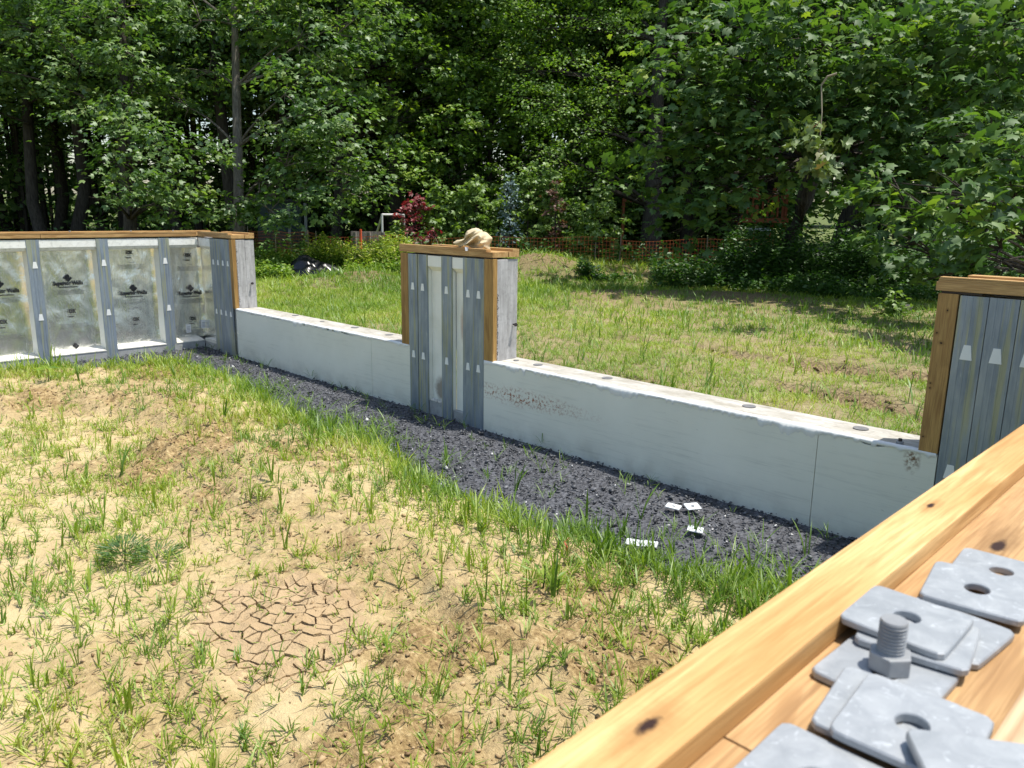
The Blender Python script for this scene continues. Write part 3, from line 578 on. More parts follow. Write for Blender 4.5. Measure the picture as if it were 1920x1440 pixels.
# ------------------------------------------------------------------ loose hardware
def plate_mesh(s=.070, t=.0058, hole=.0088, rc=.008, n=64):
    h = s / 2; ring = []
    for i in range(n):
        a = 2 * math.pi * (i + .5) / n; c, sn = math.cos(a), math.sin(a)
        k = (abs(c) ** 15 + abs(sn) ** 15) ** (-1 / 15.); ring.append((c * k * h, sn * k * h))
    V = []; b = .0011
    def add(pts, z, f=1., g=0.):
        i0 = len(V)
        for x, y in pts: r = math.hypot(x, y); V.append((x * (r - g) / r * f, y * (r - g) / r * f, z))
        return i0
    circ = [(hole * math.cos(2 * math.pi * (i + .5) / n), hole * math.sin(2 * math.pi * (i + .5) / n)) for i in range(n)]
    R_ = [add(circ, 0), add(ring, 0, 1, b), add(ring, b), add(ring, t - b), add(ring, t, 1, b), add([(x * 1.08, y * 1.08) for x, y in circ], t), add(circ, t - b * .8)]
    F = []
    for a, c in zip(R_, R_[1:] + R_[:1]):
        for i in range(n): F.append((a + i, a + (i + 1) % n, c + (i + 1) % n, c + i))
    me = bpy.data.meshes.new('washer'); me.from_pydata(V, [], [f[::-1] for f in F]); me.materials.append(M['washer']); return me
PM = plate_mesh(); PG = plate_mesh(.078, hole=.010); PG.materials.clear(); PG.materials.append(plain('sunlit_zinc', (.66, .69, .70), .45, .1))
def washer(x, y, z, rz, label, tx=0., ty=0., me=None):
    o = bpy.data.objects.new('square_washer', me or PM); COL.objects.link(o); o.location = (x, y, z); o.rotation_euler = (math.radians(tx), math.radians(ty), math.radians(rz))
    return tag(o, label, 'washer', 'square plate washers')
washer(-.1395, .726, 1.2575, 4, 'farthest square washer on the near timber plate, partly under the next one', 0, 0)
washer(-.141, .660, 1.2640, 7.5, 'square washer second farthest along the near timber plate', 2.6, 0)
washer(-.142, .590, 1.2575, -6, 'lowest washer of the stack of three behind the bolt', 0, 0)
washer(-.150, .556, 1.2640, 9, 'middle washer of the stack of three behind the bolt', 0, -.4)
washer(-.160, .5605, 1.2702, 0, 'top washer of the stack of three behind the bolt', .3, .6)
washer(-.151, .508 - .008, 1.2575, -2, 'square washer lying directly under the bolt and nut', 0, 0)
washer(-.131, .450, 1.2612, 6, 'square washer showing a narrow rim under the big washer in front of the bolt', 3.0, 0)
washer(-.1155, .4405, 1.2675, 3, 'top square washer in front of the bolt with white streaks', 3.0, 0)
washer(-.066, .413, 1.2745, 35, 'turned square washer overlapping at the bottom right corner of the photo', 0, 1.5)
washer(-.139, .370, 1.2575, 0, 'nearest square washer at the bottom edge of the photo', 0, 0)
def gw(pts, label, tx=0, ty=0, z=.006):
    P = [atz(a, b, .02) for a, b in pts]; c = sum(P) / len(P); e = P[1] - P[0]; return washer(c[0], c[1], z - .0085, math.degrees(math.atan2(e[1], e[0])), label, tx, ty, PG)
GZ = -.013
gw([(1247, 950), (1258, 934), (1279, 936), (1268, 953)], 'left one of two square washers side by side on dark gravel near the wall', 5, 3)
gw([(1284, 935), (1310, 934), (1312, 951), (1290, 953)], 'right one of two square washers side by side on dark gravel near the wall', 4, -3)
gw([(1289, 992), (1294, 977), (1319, 980), (1315, 994)], 'single square washer on the gravel below the pair', 4, 2)
gw([(1172, 1022), (1178, 1005), (1206, 1007), (1200, 1024)], 'square washer half hidden by grass at the gravel edge, left of its mate', 2, 3, .018)
gw([(1202, 1025), (1208, 1008), (1233, 1009), (1228, 1025)], 'square washer half hidden by grass at the gravel edge, right of its mate', -2, 3, .016)
B = empty('hex_bolt', (-.151, .505, 1.2634), 'short galvanised threaded bolt standing in a hex nut on a square washer', 'bolt')
hexprism('nut', (-.151, .505, 1.2634),   .0140, .0125, (0, 0, 1), M['bolt'], B, ax2=.35, bevel=.0012)
V = []; F = []; n = 24; prof = [(.0066, 0.)]
for k in range(9): z = .012 + k * .0024; prof += [(.0087, z), (.0087, z + .0006), (.0076, z + .0014)]
prof += [(.0085, .0335), (.0079, .0350), (.0, .0353)]
for r, z in prof:
    for i in range(n): a = 2 * math.pi * i / n; V.append((-.151 + r * math.cos(a), .505 + r * math.sin(a), 1.2634 + z))
for k in range(len(prof) - 1):
    for i in range(n): F.append((k * n + i, k * n + (i + 1) % n, (k + 1) * n + (i + 1) % n, (k + 1) * n + i))
mesh('threaded_shaft', V, F, M['bolt'], B)
bb = atz(1687, 832, .49); B2 = empty('hex_bolt', tuple(bb), 'small grey bolt lying on the low wall beside the right pier', 'bolt')
hexprism('bolt_head', bb + (0, 0, .002), .017, .012, (0, 0, 1), M['bolt'], B2, bevel=.001); hexprism('bolt_shaft', bb + (0, 0, .014), .009, .012, (0, 0, 1), M['rustbolt'], B2, n=12)

# ------------------------------------------------------------------ canvas cloth on the pier
def cloth():
    O_ = np.array([(835, 235), (870, 208), (920, 195), (972, 178), (992, 120), (1015, 85), (1070, 60), (1130, 46), (1192, 64), (1222, 92), (1262, 100), (1338, 172), (1322, 225), (1300, 262), (1314, 332), (1262, 308), (1236, 338), (1196, 372), (1150, 352), (1100, 300), (1050, 285), (1010, 250), (975, 262), (930, 292), (868, 262)], float)
    O_ = np.stack([(O_[:, 0] - 1120) * .000578, (342 - O_[:, 1]) * .000578], 1); n = len(O_); m = 144; tt = np.arange(m) / m * n; i0 = tt.astype(int) % n; f = (tt % 1)[:, None]; P_ = O_[i0] * (1 - f) + O_[(i0 + 1) % n] * f
    cen = np.array([.0, .085]); V = []; rings = 26
    for side in (-1, 1):
        for k in range(rings + 1):
            r = 1 - (k / rings); q = cen + (P_ - cen) * r; u, v = q[:, 0], q[:, 1]; dg = u * .75 + v * .66; pr = -u * .66 + v * .75
            fold = 1 - np.abs(2 * fbm(pr * 19 + side * 3, dg * 5, 201, 2) - 1); fo2 = 1 - np.abs(2 * vnoise(pr * 55 + dg * 12, dg * 14 + side, 207) - 1); th = .085 * (1 - .55 * sst(-.05, -.13, u)) * max(0, 1 - r ** 2.6) ** .5
            y = th * (.60 + 1.6 * (fold - .6)) + .016 * (fo2 - .5) * (1 - r ** 4); V.append(np.stack([u + .006 * (fold - .5), side * y, v + .008 * (fo2 - .5) * r], 1))
    V = np.concatenate(V); F = []; R_ = rings + 1
    for sd in (0, 1):
        for k in range(rings):
            for i in range(m):
                a = (sd * R_ + k) * m + i; b = (sd * R_ + k) * m + (i + 1) % m; F.append((a, b, b + m, a + m) if sd == 0 else (b, a, a + m, b + m))
    for i in range(m): a = i; b = (i + 1) % m; F.append((b, a, a + R_ * m, b + R_ * m))
    ca, sa = .72, .69; V = np.stack([V[:, 0] * ca - V[:, 1] * sa, V[:, 0] * sa + V[:, 1] * ca, V[:, 2]], 1)
    me = bpy.data.meshes.new('cloth'); me.from_pydata(V.tolist(), [], F); me.update(); me.polygons.foreach_set('use_smooth', np.ones(len(me.polygons), bool)); return me
t = NT('canvas'); wv = t.noise(t.pos((500, 500, 500)), 1., 2); c = t.mix(t.ramp(t.noise(t.pos(), 18, 3), [(.4, 0.), (.6, 1.)]), (.62, .52, .34), (.50, .41, .26)); t.bump(wv, .3, .001); M['canvas'] = t.done(c, .95, 0, .1)
cl0 = aty(891, 472, 3.92); C = empty('canvas_cloth', (cl0[0], 3.92, 1.262), 'crumpled tan canvas cloth heaped on the plate of the middle pier', 'cloth')
m2 = cloth(); m2.materials.clear(); o = link('cloth_body', m2, M['canvas'], C); o.scale = (1, 1, .98)
tc = np.array(cl0) - (0, 0, 0); d_ = float((aty(875, 468, YF - .012) - EYE) @ (RC @ np.array([0, 0, -1.]))); tg = mesh('white_tag', [tuple(pix(a, b, d_ + o_)) for o_ in (0, .002) for a, b in ((871.5, 463), (879, 464.5), (878, 470), (873, 470.5))], [(0, 3, 2, 1), (4, 5, 6, 7), (0, 1, 5, 4), (2, 3, 7, 6), (1, 2, 6, 5), (3, 0, 4, 7)], M['sticker'], C)
# dry weeds and twigs on the pier top
V = []; F = []
for k in range(9):
    a = np.array([random.uniform(-5.05, -4.55), random.uniform(3.9, 4.02), 1.272]); tube_geo([a, a + (random.uniform(-.04, .04), .01, random.uniform(.02, .06)), a + (random.uniform(-.07, .07), .02, random.uniform(.0, .08))], [.002, .0015, .001], 4, V, F)
tag(mesh('dry_twigs', V, F, M['twig']), 'few dry twigs on the middle pier plate left of the canvas cloth', 'twigs', kind='stuff')

# ------------------------------------------------------------------ scatter tools
def frames(axis, normal):
    a = axis / (np.linalg.norm(axis, axis=1, keepdims=True) + 1e-9); n = normal - a * np.sum(a * normal, 1, keepdims=True); n /= (np.linalg.norm(n, axis=1, keepdims=True) + 1e-9); s = np.cross(n, a); return a, s, n
def leaves_geo(pos, axis, normal, size, tv, tf):
    "tv: template verts (along axis, sideways, normal) for a leaf of length 1"
    a, s, n = frames(axis, normal); tv = np.array(tv); k = len(tv)
    V = pos[:, None, :] + size[:, None, None] * (tv[None, :, 0:1] * a[:, None, :] + tv[None, :, 1:2] * s[:, None, :] + tv[None, :, 2:3] * n[:, None, :])
    F = (np.array(tf)[None] + (np.arange(len(pos)) * k)[:, None, None]).reshape(-1, 3); return V.reshape(-1, 3), F
KITE = ([(0, 0, 0), (.45, .42, -.10), (1, 0, -.06), (.45, -.42, -.10)], [(0, 2, 1), (0, 3, 2)])
LOBE = ([(0, 0, 0), (.12, .42, -.06), (.52, .52, -.12), (.50, .2, 0), (1, 0, -.10), (.50, -.2, 0), (.52, -.52, -.12), (.12, -.42, -.06)], [(0, 3, 1), (1, 3, 2), (0, 5, 3), (3, 5, 4), (0, 7, 5), (5, 7, 6)])
SYC = ([(.08, 0, 0), (-.02, .30, -.03), (.14, .62, -.12), (.36, .40, -.02), (.66, .50, -.12), (.66, .20, 0), (1., 0, -.12), (.66, -.20, 0), (.66, -.50, -.12), (.36, -.40, -.02), (.14, -.62, -.12), (-.02, -.30, -.03)],
       [(0, 3, 1), (1, 3, 2), (0, 5, 3), (3, 5, 4), (0, 7, 5), (5, 7, 6), (0, 9, 7), (7, 9, 8), (0, 11, 9), (9, 11, 10)])
def runit(n): v = rng.normal(size=(n, 3)); return v / np.linalg.norm(v, axis=1, keepdims=True)
def pads(centers, radii, npad, nleaf, size, tmpl, padr=.45, flat=.35, upw=1.0):
    "clusters -> flattened sprays of leaves -> leaf geometry; returns V,F,tint"
    PP_ = []; AX = []; NO = []; SZ = []; TT = []
    for c, r in zip(centers, radii):
        c = np.array(c); k = max(2, int(npad * r * r)); d = runit(k); rad = r * rng.uniform(.35, 1., (k, 1)) ** .6; pc = c + d * rad * np.array([1, 1, .75]); out = d.copy(); out[:, 2] *= .3
        tb = rng.normal(.45, .17, k)
        for j in range(k):
            m = max(4, int(nleaf * rng.uniform(.6, 1.3))); pr = padr * rng.uniform(.6, 1.3); q = rng.normal(size=(m, 3)) * pr * np.array([.6, .6, flat * .5]); q[:, 2] -= (q[:, 0] ** 2 + q[:, 1] ** 2) / (pr * 3.); PP_.append(pc[j] + q)
            ax = q * np.array([1, 1, 0]) + out[j] * pr * .8 + rng.normal(size=(m, 3)) * pr * .4; ax[:, 2] -= pr * .35; AX.append(ax)
            no = np.array([0, 0, upw]) + rng.normal(size=(m, 3)) * .42 + out[j] * .45; NO.append(no); SZ.append(size * rng.uniform(.65, 1.2, m)); TT.append(np.clip(tb[j] + rng.normal(0, .13, m), 0, 1) + (rng.random(m) > .97) * .3)
    P_ = np.concatenate(PP_); V, F = leaves_geo(P_, np.concatenate(AX), np.concatenate(NO), np.concatenate(SZ), *tmpl); T = np.repeat(np.clip(np.concatenate(TT), 0, 1), len(tmpl[0])); return V, F, T
def bough(base, tip, r, V, F, sag=.1, sides=5, n=6):
    b = np.array(base, float); t = np.array(tip, float); L_ = np.linalg.norm(t - b); pts = []; ph = rng.uniform(0, 6, 3)
    for i in range(n + 1): u = i / n; p = b + (t - b) * u; p = p + L_ * .05 * np.array([math.sin(3 * u + ph[0]), math.sin(4 * u + ph[1]), 0]) * u; p[2] += L_ * sag * math.sin(math.pi * u); pts.append(p)
    tube_geo(pts, [r * (1 - .85 * i / n) for i in range(n + 1)], sides, V, F)
def cluster_tree(name, label, base, top, r0, clusters, leafmat, size, tmpl, npad=9, nleaf=26, padr=.45, bark='bark', cat='tree', group=None, limbs=True, upw=1., trunkpts=None, lim=2):
    base = np.array(base, float); top = np.array(top, float); E_ = empty(name, tuple(base), label, cat, group); V = []; F = []
    pts = [base + (0, 0, -.3)] + [base + (top - base) * t + np.array([math.sin(t * 5 + r0 * 30), math.cos(t * 4 + r0 * 50), 0]) * r0 * .5 * t for t in (.02, .15, .3, .45, .6, .75, .9, 1.)]
    if trunkpts is not None: pts = [np.array(p) for p in trunkpts]
    rr = np.linspace(1.25, .25, len(pts)) * r0; rr[0] = r0 * 1.5; rr[1] = r0 * 1.25; tube_geo(pts, rr, 10, V, F); mesh('trunk', V, F, M[bark], E_, smooth=True)
    if limbs:
        V = []; F = []; PT = np.array(pts)
        for c, r in clusters:
            c = np.array(c); dz = np.abs(PT[:, 2] - (c[2] - .25 * np.linalg.norm(c[:2] - base[:2]))); b = PT[max(int(np.argmin(dz)), lim)]; bough(b, c, max(.03, r0 * .28), V, F, .06)
            for k in range(5): bough(c + (b - c) * .2, c + runit(1)[0] * r * .8, .018, V, F, .05, 4, 3)
        mesh('branches', V, F, M[bark], E_)
    V, F, T = pads([c for c, r in clusters], [r for c, r in clusters], npad, nleaf, size, tmpl, padr, upw=upw); mesh('crown', V, F, leafmat, E_, attrs={'tint': T}); return E_
# ---- forest trees from shared variants
def variant(seed, H, R, z0, nl, ns, leaf, tmpl, leafmat, bark):
    g = np.random.default_rng(seed); cs = []; rs = []; TV = []; TF = []
    tube_geo([(0, 0, -.4), (0, 0, .1)] + [(.25 * math.sin(t * 4 + seed), .25 * math.cos(t * 3 + seed) - .25, H * t) for t in (.1, .25, .4, .6, .8, 1)], [.27, .22, .19, .17, .15, .11, .07, .02], 8, TV, TF)
    for i in range(nl):
        u = (i + .5) / nl; z = z0 + (H - z0) * u; a = i * 2.4 + g.uniform(-.4, .4); ln = R * (.35 + .85 * math.sin(math.pi * min(1, (1 - u) * .9 + .05)) ** .8) * g.uniform(.7, 1.15); dr = np.array([math.cos(a), math.sin(a), 0])
        if i % 2 == 0: bough((0, 0, max(.5, z - .25 * ln)), tuple(dr * ln * .9 + (0, 0, z)), .05, TV, TF, .06, 4, 4)
        for t in np.linspace(.45, 1, ns): cs.append(dr * ln * t + (g.uniform(-.5, .5), g.uniform(-.5, .5), z + .12 * ln * t - .25 * ln * t * t * .5)); rs.append(.85)
    V, F, T = pads(cs, rs, 4.6, 25, leaf, tmpl, .42)
    def mk(nm, V, F, mat, at=None):
        o = mesh(nm, V, F, mat, smooth=(nm == 'trunk'), attrs=at); me = o.data; bpy.data.objects.remove(o); return me
    return mk('trunk', TV, TF, bark), mk('crown', V, F, leafmat, {'tint': T})
VAR = [variant(1, 15, 3.6, 3.0, 50, 6, .15, KITE, M['leaf'], M['bark']), variant(2, 17, 4.0, 4.6, 46, 6, .16, KITE, M['leaf'], M['bark']), variant(3, 14, 3.3, 1.6, 54, 6, .13, KITE, M['leaf2'], M['bark'])]
def wood_tree(px, d, k, s, label, group, rz=None):
    p = site(px, d); tm, cm = VAR[k]; E_ = empty('forest_tree', (p[0], p[1], float(yard_z(p[0:1], p[1:2])[0]) - .1), label, 'tree', group); E_.rotation_euler = (0, 0, rng.uniform(0, 6.28) if rz is None else rz); E_.scale = (s, s, s * rng.uniform(.92, 1.1))
    a = bpy.data.objects.new('trunk', tm); b = bpy.data.objects.new('crown', cm)
    for o in (a, b): COL.objects.link(o); o.parent = E_
G1 = 'shaded forest trees behind the left wall'
for i, px in enumerate(range(-420, 760, 95)): wood_tree(px + rng.uniform(-25, 25), rng.uniform(25, 28), 1, rng.uniform(.95, 1.2), 'tall forest tree in deep shade behind the left foundation wall', G1)
for i, px in enumerate(range(-420, 1080, 105)): wood_tree(px + rng.uniform(-30, 30), rng.uniform(31, 35), i % 2, rng.uniform(.95, 1.25), 'tall forest tree in deep shade behind the left foundation wall', G1)
for i, px in enumerate(range(700, 1130, 100)): wood_tree(px + rng.uniform(-20, 20), rng.uniform(30, 32), 2 if i % 2 else 0, rng.uniform(.95, 1.15), 'leafy forest tree rising behind the row of shrubs and orange fence', 'leafy trees behind the shrubs')
for i, px in enumerate((1120, 1290, 1350, 1420, 1660, 1740, 1830, 1930, 2050, 2180)): wood_tree(px, rng.uniform(22, 27) if px > 1600 else rng.uniform(27.5, 30), 1 if i % 2 else 2, rng.uniform(.9, 1.1), 'slender dark tree behind the big leaved sycamore', 'trees behind the sycamore')
for px, d, lb in ((1565, 23, 'left one of the slim trees seen against the sunny lawn'), (1622, 22.5, 'right one of the slim trees seen against the sunny lawn'), (1585, 33, 'farthest slim tree standing between two nearer ones on the sunny lawn')): wood_tree(px, d, 1, 1., lb, 'slim trees against the lawn')
# far wood as one mass
def mass(n, px, d, z, r, leaf, npd, nl, pr):
    cs = []
    for k in range(n): cs.append(site(rng.uniform(*px), rng.uniform(*d), z[0] + (z[1] - z[0]) * rng.random() ** z[2]))
    return pads(cs, [r] * n, npd, nl, leaf, KITE, pr)
L_ = [mass(560, (-700, 1330), (38, 50), (0, 18, .9), 1.6, .48, 2.0, 14, 1.0), mass(330, (-900, 1250), (30, 38), (0, 3.5, 1.2), 1.2, .30, 4, 16, .7), mass(400, (-700, 1400), (26, 44), (9, 19, 1), 1.9, .48, 1.8, 15, 1.1),
      mass(90, (1130, 1310), (29, 36), (0, 6, 1.), 1.2, .28, 5, 18, .7), mass(150, (1640, 2500), (19, 27), (0, 4, 1.), 1.1, .22, 6, 18, .6), mass(70, (1290, 1470), (27, 34), (.4, 6, 1.), 1.2, .26, 5, 18, .7), mass(160, (1250, 2500), (28, 40), (5.5, 15, 1.), 1.8, .4, 3, 16, 1.), mass(420, (1100, 2900), (88, 115), (0, 30, .9), 2.8, .9, 1.6, 16, 1.9)]
V, F, T = [], [], []; k = 0
for v, f, t_ in L_: V.append(v); F.append(f + k); T.append(t_); k += len(v)
o = mesh('far_woodland', np.concatenate(V), np.concatenate(F), M['leaf'], attrs={'tint': np.concatenate(T)}); tag(o, 'distant unbroken wall of woodland foliage', 'woodland', kind='stuff')
TV = []; TF = []
for k in range(120):
    px = rng.uniform(-300, 1100); d = rng.uniform(29, 50); p = site(px, d); h = rng.uniform(7, 13); tube_geo([p + (0, 0, -.3), p + (rng.uniform(-.3, .3), 0, h * .5), p + (rng.uniform(-.6, .6), 0, h)], [rng.uniform(.06, .2), .08, .03], 5, TV, TF)
tag(mesh('far_trunks', TV, TF, M['bark']), 'thicket of thin far trunks in the dark wood', 'trunks', kind='stuff')

# ---- individually shaped edge trees
def CL(lst, k=1.): return [(pix(a, b, d * k), r * (1 + (k - 1) * .8)) for a, b, d, r in lst]
gz = lambda p: np.array([p[0], p[1], float(yard_z(np.array([p[0]]), np.array([p[1]]))[0])])
cluster_tree('maple_tree', 'tall maple with a bare grey trunk and sunlit leaf sprays behind the left wall corner', gz(site(444, 19)), pix(436, -260, 19), .13,
  CL([(500, 20, 18, .9), (590, 60, 17.6, .9), (660, 130, 18, .8), (560, 150, 17, .8), (620, 215, 16.8, .9), (530, 230, 17.8, .6), (560, 290, 17, .8), (640, 300, 17.4, .8), (500, 330, 18, .7), (590, 370, 17, .7), (690, 350, 18, .6), (380, 130, 19.5, .7), (360, 40, 19, .9), (330, 190, 19.6, .6), (470, -60, 18, 1.1), (600, -60, 18, 1.1), (680, 40, 18.5, .9), (440, 390, 17.6, .6), (520, 400, 17, .5), (300, -40, 19, 1.1)]), M['leaf'], .135, LOBE, npad=26, nleaf=28, padr=.36, bark='barkg')
cluster_tree('maple_tree', 'low maple with thick dark trunk spreading over the left wall', gz(site(238, 18.5)), pix(225, -120, 18.5), .15,
  CL([(230, 240, 17, .7), (290, 270, 16.6, .7), (210, 300, 16.5, .6), (320, 330, 16.5, .6), (250, 340, 16, .6), (380, 280, 17, .6), (200, 375, 16.4, .45), (310, 390, 16.5, .5), (170, 200, 17.5, .7), (370, 370, 17, .6), (250, 160, 17.8, .8), (130, 120, 18, .9), (160, 40, 18, 1.), (20, 40, 18.5, 1.1), (80, -50, 18.5, 1.2), (-60, 120, 18.5, 1.1), (235, 200, 17, .6), (240, 90, 17.4, .8), (230, 10, 17.6, .9)]), M['leaf'], .13, LOBE, npad=24, nleaf=28, padr=.36)
cluster_tree('maple_tree', 'bright leaved maple rising behind the white goal frame', gz(site(622, 25)), pix(760, -260, 25), .17,
  CL([(740, 40, 19, 1.), (800, 120, 19, 1.), (860, 40, 20, 1.1), (880, 160, 19.5, .9), (930, 240, 20, .8), (770, 220, 19, .9), (830, 290, 19, .8), (740, 300, 18.6, .8), (900, 330, 19.6, .7), (780, 340, 18.6, .5), (700, 190, 19, .8), (720, 110, 19, .8), (940, 100, 20, 1.), (820, -60, 20, 1.2), (930, -50, 20, 1.2), (660, 390, 20, .5), (860, 230, 19, .8), (700, 330, 19, .7)], 1.22), M['leaf2'], .145, LOBE, npad=20, nleaf=26, padr=.40)
cluster_tree('locust_tree', 'fine leaved tree with a tall straight dark trunk right of centre', gz(site(1222, 23)), pix(1262, -200, 23), .28,
  CL([(1000, 60, 19, 1.), (1060, 140, 18.5, 1.), (1120, 60, 19, 1.), (1010, 190, 18.5, .9), (1080, 240, 18, .9), (1140, 180, 18.5, .9), (1020, 290, 18, .7), (1100, 310, 18, .7), (970, 130, 19, .9), (1180, 20, 20, 1.), (1300, 30, 20, 1.), (960, 30, 19, 1.1), (1090, -50, 19, 1.2), (980, 330, 18.6, .6), (1170, 260, 19.5, .6), (1050, 350, 19, .5), (1320, 140, 20.5, .9)], 1.22), M['leaf2'], .10, KITE, npad=26, nleaf=36, padr=.40, bark='bark')
# sycamore
st = gz(site(1470, 17))
cluster_tree('sycamore_tree', 'big leaning sycamore with broad lobed leaves and a dark trunk at right', st, st, .20,
  CL([(1230, 250, 14.6, 0.76), (1200, 290, 14.1, 0.54), (1290, 300, 14.1, 0.76), (1350, 240, 13.4, 0.86), (1260, 380, 14.0, 0.54), (1320, 370, 13.4, 0.54), (1380, 330, 13.4, 0.65), (1400, 180, 13.2, 0.88), (1310, 150, 13.4, 0.86), (1440, 260, 13.0, 0.76), (1390, 90, 13.2, 0.88), (1480, 130, 13.0, 0.91), (1340, 50, 13.4, 0.86), (1470, 30, 13.0, 1.02), (1560, 80, 12.8, 1.05), (1540, 200, 13.0, 0.80), (1620, 160, 12.8, 0.93), (1600, 260, 13.0, 0.80), (1680, 60, 12.6, 1.09), (1700, 200, 12.7, 0.94), (1660, 310, 13.0, 0.80), (1760, 120, 12.6, 0.97), (1780, 260, 12.6, 0.97), (1720, 340, 12.7, 0.71), (1850, 60, 12.6, 1.09), (1860, 190, 12.6, 0.97), (1900, 320, 12.6, 0.85), (1830, 310, 12.7, 0.83), (1250, 100, 15.0, 0.97), (1440, 380, 14.1, 0.38), (1270, 440, 13.9, 0.43), (1350, 430, 13.4, 0.43), (1420, -60, 16.3, 1.38), (1600, -80, 15.6, 1.50), (1780, -80, 14.9, 1.50), (1930, -60, 14.2, 1.38), (1250, -30, 18.5, 1.38), (1980, 120, 12.6, 1.22), (2000, 280, 12.6, 1.09), (1960, 20, 12.6, 1.22), (1500, 270, 13.2, 0.55), (1570, 330, 13.4, 0.49), (1620, 320, 13.4, 0.54), (1540, 120, 12.8, 0.82), (1400, 290, 13.2, 0.56), (1290, 210, 13.4, 0.76), (1190, 350, 14.1, 0.43), (1650, 240, 12.7, 0.71), (1430, 340, 13.4, 0.43)]),
  M['syc'], .165, SYC, npad=20, nleaf=14, padr=.38, lim=4, trunkpts=[st + (0, 0, -.3), st + (0, 0, .1), pix(1488, 440, 16.7), pix(1506, 380, 16.5), pix(1530, 310, 16.4), pix(1590, 180, 16.2), pix(1640, 60, 16.0), pix(1680, -100, 16.0), pix(1700, -260, 16.0)], bark='bark')
sb = gz(site(1990, 10.5))
cluster_tree('sycamore_tree', 'low hanging sycamore boughs with large leaves behind the right pier', sb, pix(2010, -50, 10.5), .075,
  CL([(1700, 400, 11.0, 0.44), (1640, 380, 11.6, 0.46), (1760, 440, 10.6, 0.42), (1700, 470, 10.8, 0.35), (1820, 400, 8.8, 0.40), (1880, 350, 8.4, 0.40), (1850, 450, 8.4, 0.36), (1780, 360, 10.6, 0.47), (1910, 430, 8.2, 0.36), (1740, 510, 10.6, 0.26), (1820, 510, 8.6, 0.26), (1880, 500, 8.4, 0.26), (1660, 440, 11.2, 0.35), (1930, 280, 8.4, 0.45), (1980, 400, 8.4, 0.50), (1620, 340, 11.8, 0.46), (1900, 540, 8.4, 0.20), (1830, 250, 9.4, 0.50), (1940, 520, 8.5, 0.30)]), M['syc'], .15, SYC, npad=40, nleaf=11, padr=.2, upw=.8)
# broken, wilting bough hanging in the sycamore
hb = empty('broken_bough', tuple(pix(1537, 165, 9.8)), 'broken sycamore bough hanging down with wilted olive leaves', 'branch'); V = []; F = []
a = pix(1540, 160, 9.8); b_ = pix(1534, 330, 9.7); tube_geo([a, a + (b_ - a) * .3 + (.02, 0, 0), a + (b_ - a) * .7, b_], [.009, .008, .006, .004], 6, V, F); tube_geo([a, a + (.06, .02, .10), a + (.16, .06, .13)], [.012, .014, .016], 5, V, F)
mesh('stem', V, F, M['twig'], hb); V, F, T = pads([pix(1535, 225, 9.75), pix(1515, 270, 9.7), pix(1565, 275, 9.7), pix(1540, 315, 9.6), pix(1570, 320, 9.7), pix(1500, 240, 9.7), pix(1525, 300, 9.6)], [.13, .16, .16, .15, .12, .1, .14], 170, 6, .13, SYC, .08, .8, -.2); mesh('crown', V, F, M['wilt'], hb, attrs={'tint': T})

# ------------------------------------------------------------------ shrubs and yard things
def shrub(name, label, px, base_y, d, w, h, mat, size, n, tm=LOBE, group=None, cone=True, cat='shrub', upw=.7):
    p = site(px, d); g = gz(p); E_ = empty(name, tuple(g), label, cat, group); V = []; F = []; tube_geo([g + (0, 0, -.1), g + (0, 0, h * .5), g + (0, 0, h * .97)], [.03, .02, .006], 5, V, F); cs = []; rs = []
    nb = int(n)
    for i in range(nb):
        u = (i + .5) / nb; a = i * 2.4 + rng.uniform(-.5, .5); ln = w * ((1.05 - u) ** .8 if cone else math.sin(math.pi * min(.95, .22 + u * .75)) ** .6) * rng.uniform(.5, 1.2); b = g + (0, 0, h * (.10 + .85 * u) - .08); c = b + np.array([math.cos(a) * ln, math.sin(a) * ln, ln * rng.uniform(.15, .55)]); bough(b, c, .010, V, F, .04, 4, 3)
        for t in (.5, .8, 1.02): cs.append(b + (c - b) * t); rs.append(.13)
    cs.append(g + (0, 0, h)); rs.append(.08); mesh('stem', V, F, M['bark'], E_)
    V, F, T = pads(cs, rs, 120, 7, size, tm, .10, .5, upw); mesh('crown', V, F, mat, E_, attrs={'tint': np.clip(T + .12, 0, 1)}); return E_
shl = [(745, 17.6, .36, .95, 'leaf', 'grey green shrub at the foot of the red maple'), (815, 18, .55, 1.85, 'leaf2', 'young green tree just right of the red maple'), (858, 18, .5, 1.7, 'leaf2', 'second young green tree from the red maple'), (893, 18, .5, 1.95, 'leaf2', 'young green tree straight behind the canvas cloth'), (935, 18.5, .5, 1.6, 'leaf2', 'young green tree just left of the blue spruce'), (990, 18, .6, 2.05, 'leaf2', 'young green tree just right of the blue spruce'), (1030, 18, .55, 2.1, 'leaf2', 'tallest young green tree in the row'), (1075, 18, .5, 1.4, 'leaf2', 'young green tree near the right end of the row'), (1125, 17, .5, 1.7, 'leaf2', 'last young green tree beside the straight trunk')]
for px, d, w, h, m, lb in shl: shrub('young_tree', lb, px, 440, d + 2.9, w * 1.5, h * 1.20, M['young'], .125, 26, group='row of young trees behind the orange fence', cat='young tree')
shrub('blue_spruce', 'small blue spruce among the young green trees', 957, 440, 20.6, .34, 2.2, M['spruce'], .08, 26, tm=KITE, cat='spruce')
shrub('red_maple', 'dark red japanese maple beside the white goal frame', 778, 430, 20.6, .50, 1.85, M['red'], .11, 20, cone=False, cat='red maple'); shrub('red_maple', 'smaller dull red maple amid the young trees', 1042, 430, 20.3, .30, 1.9, M['dred'], .10, 8, cone=False, cat='red maple')
wt = plain('white_paint_metal', (.62, .63, .62), .5)
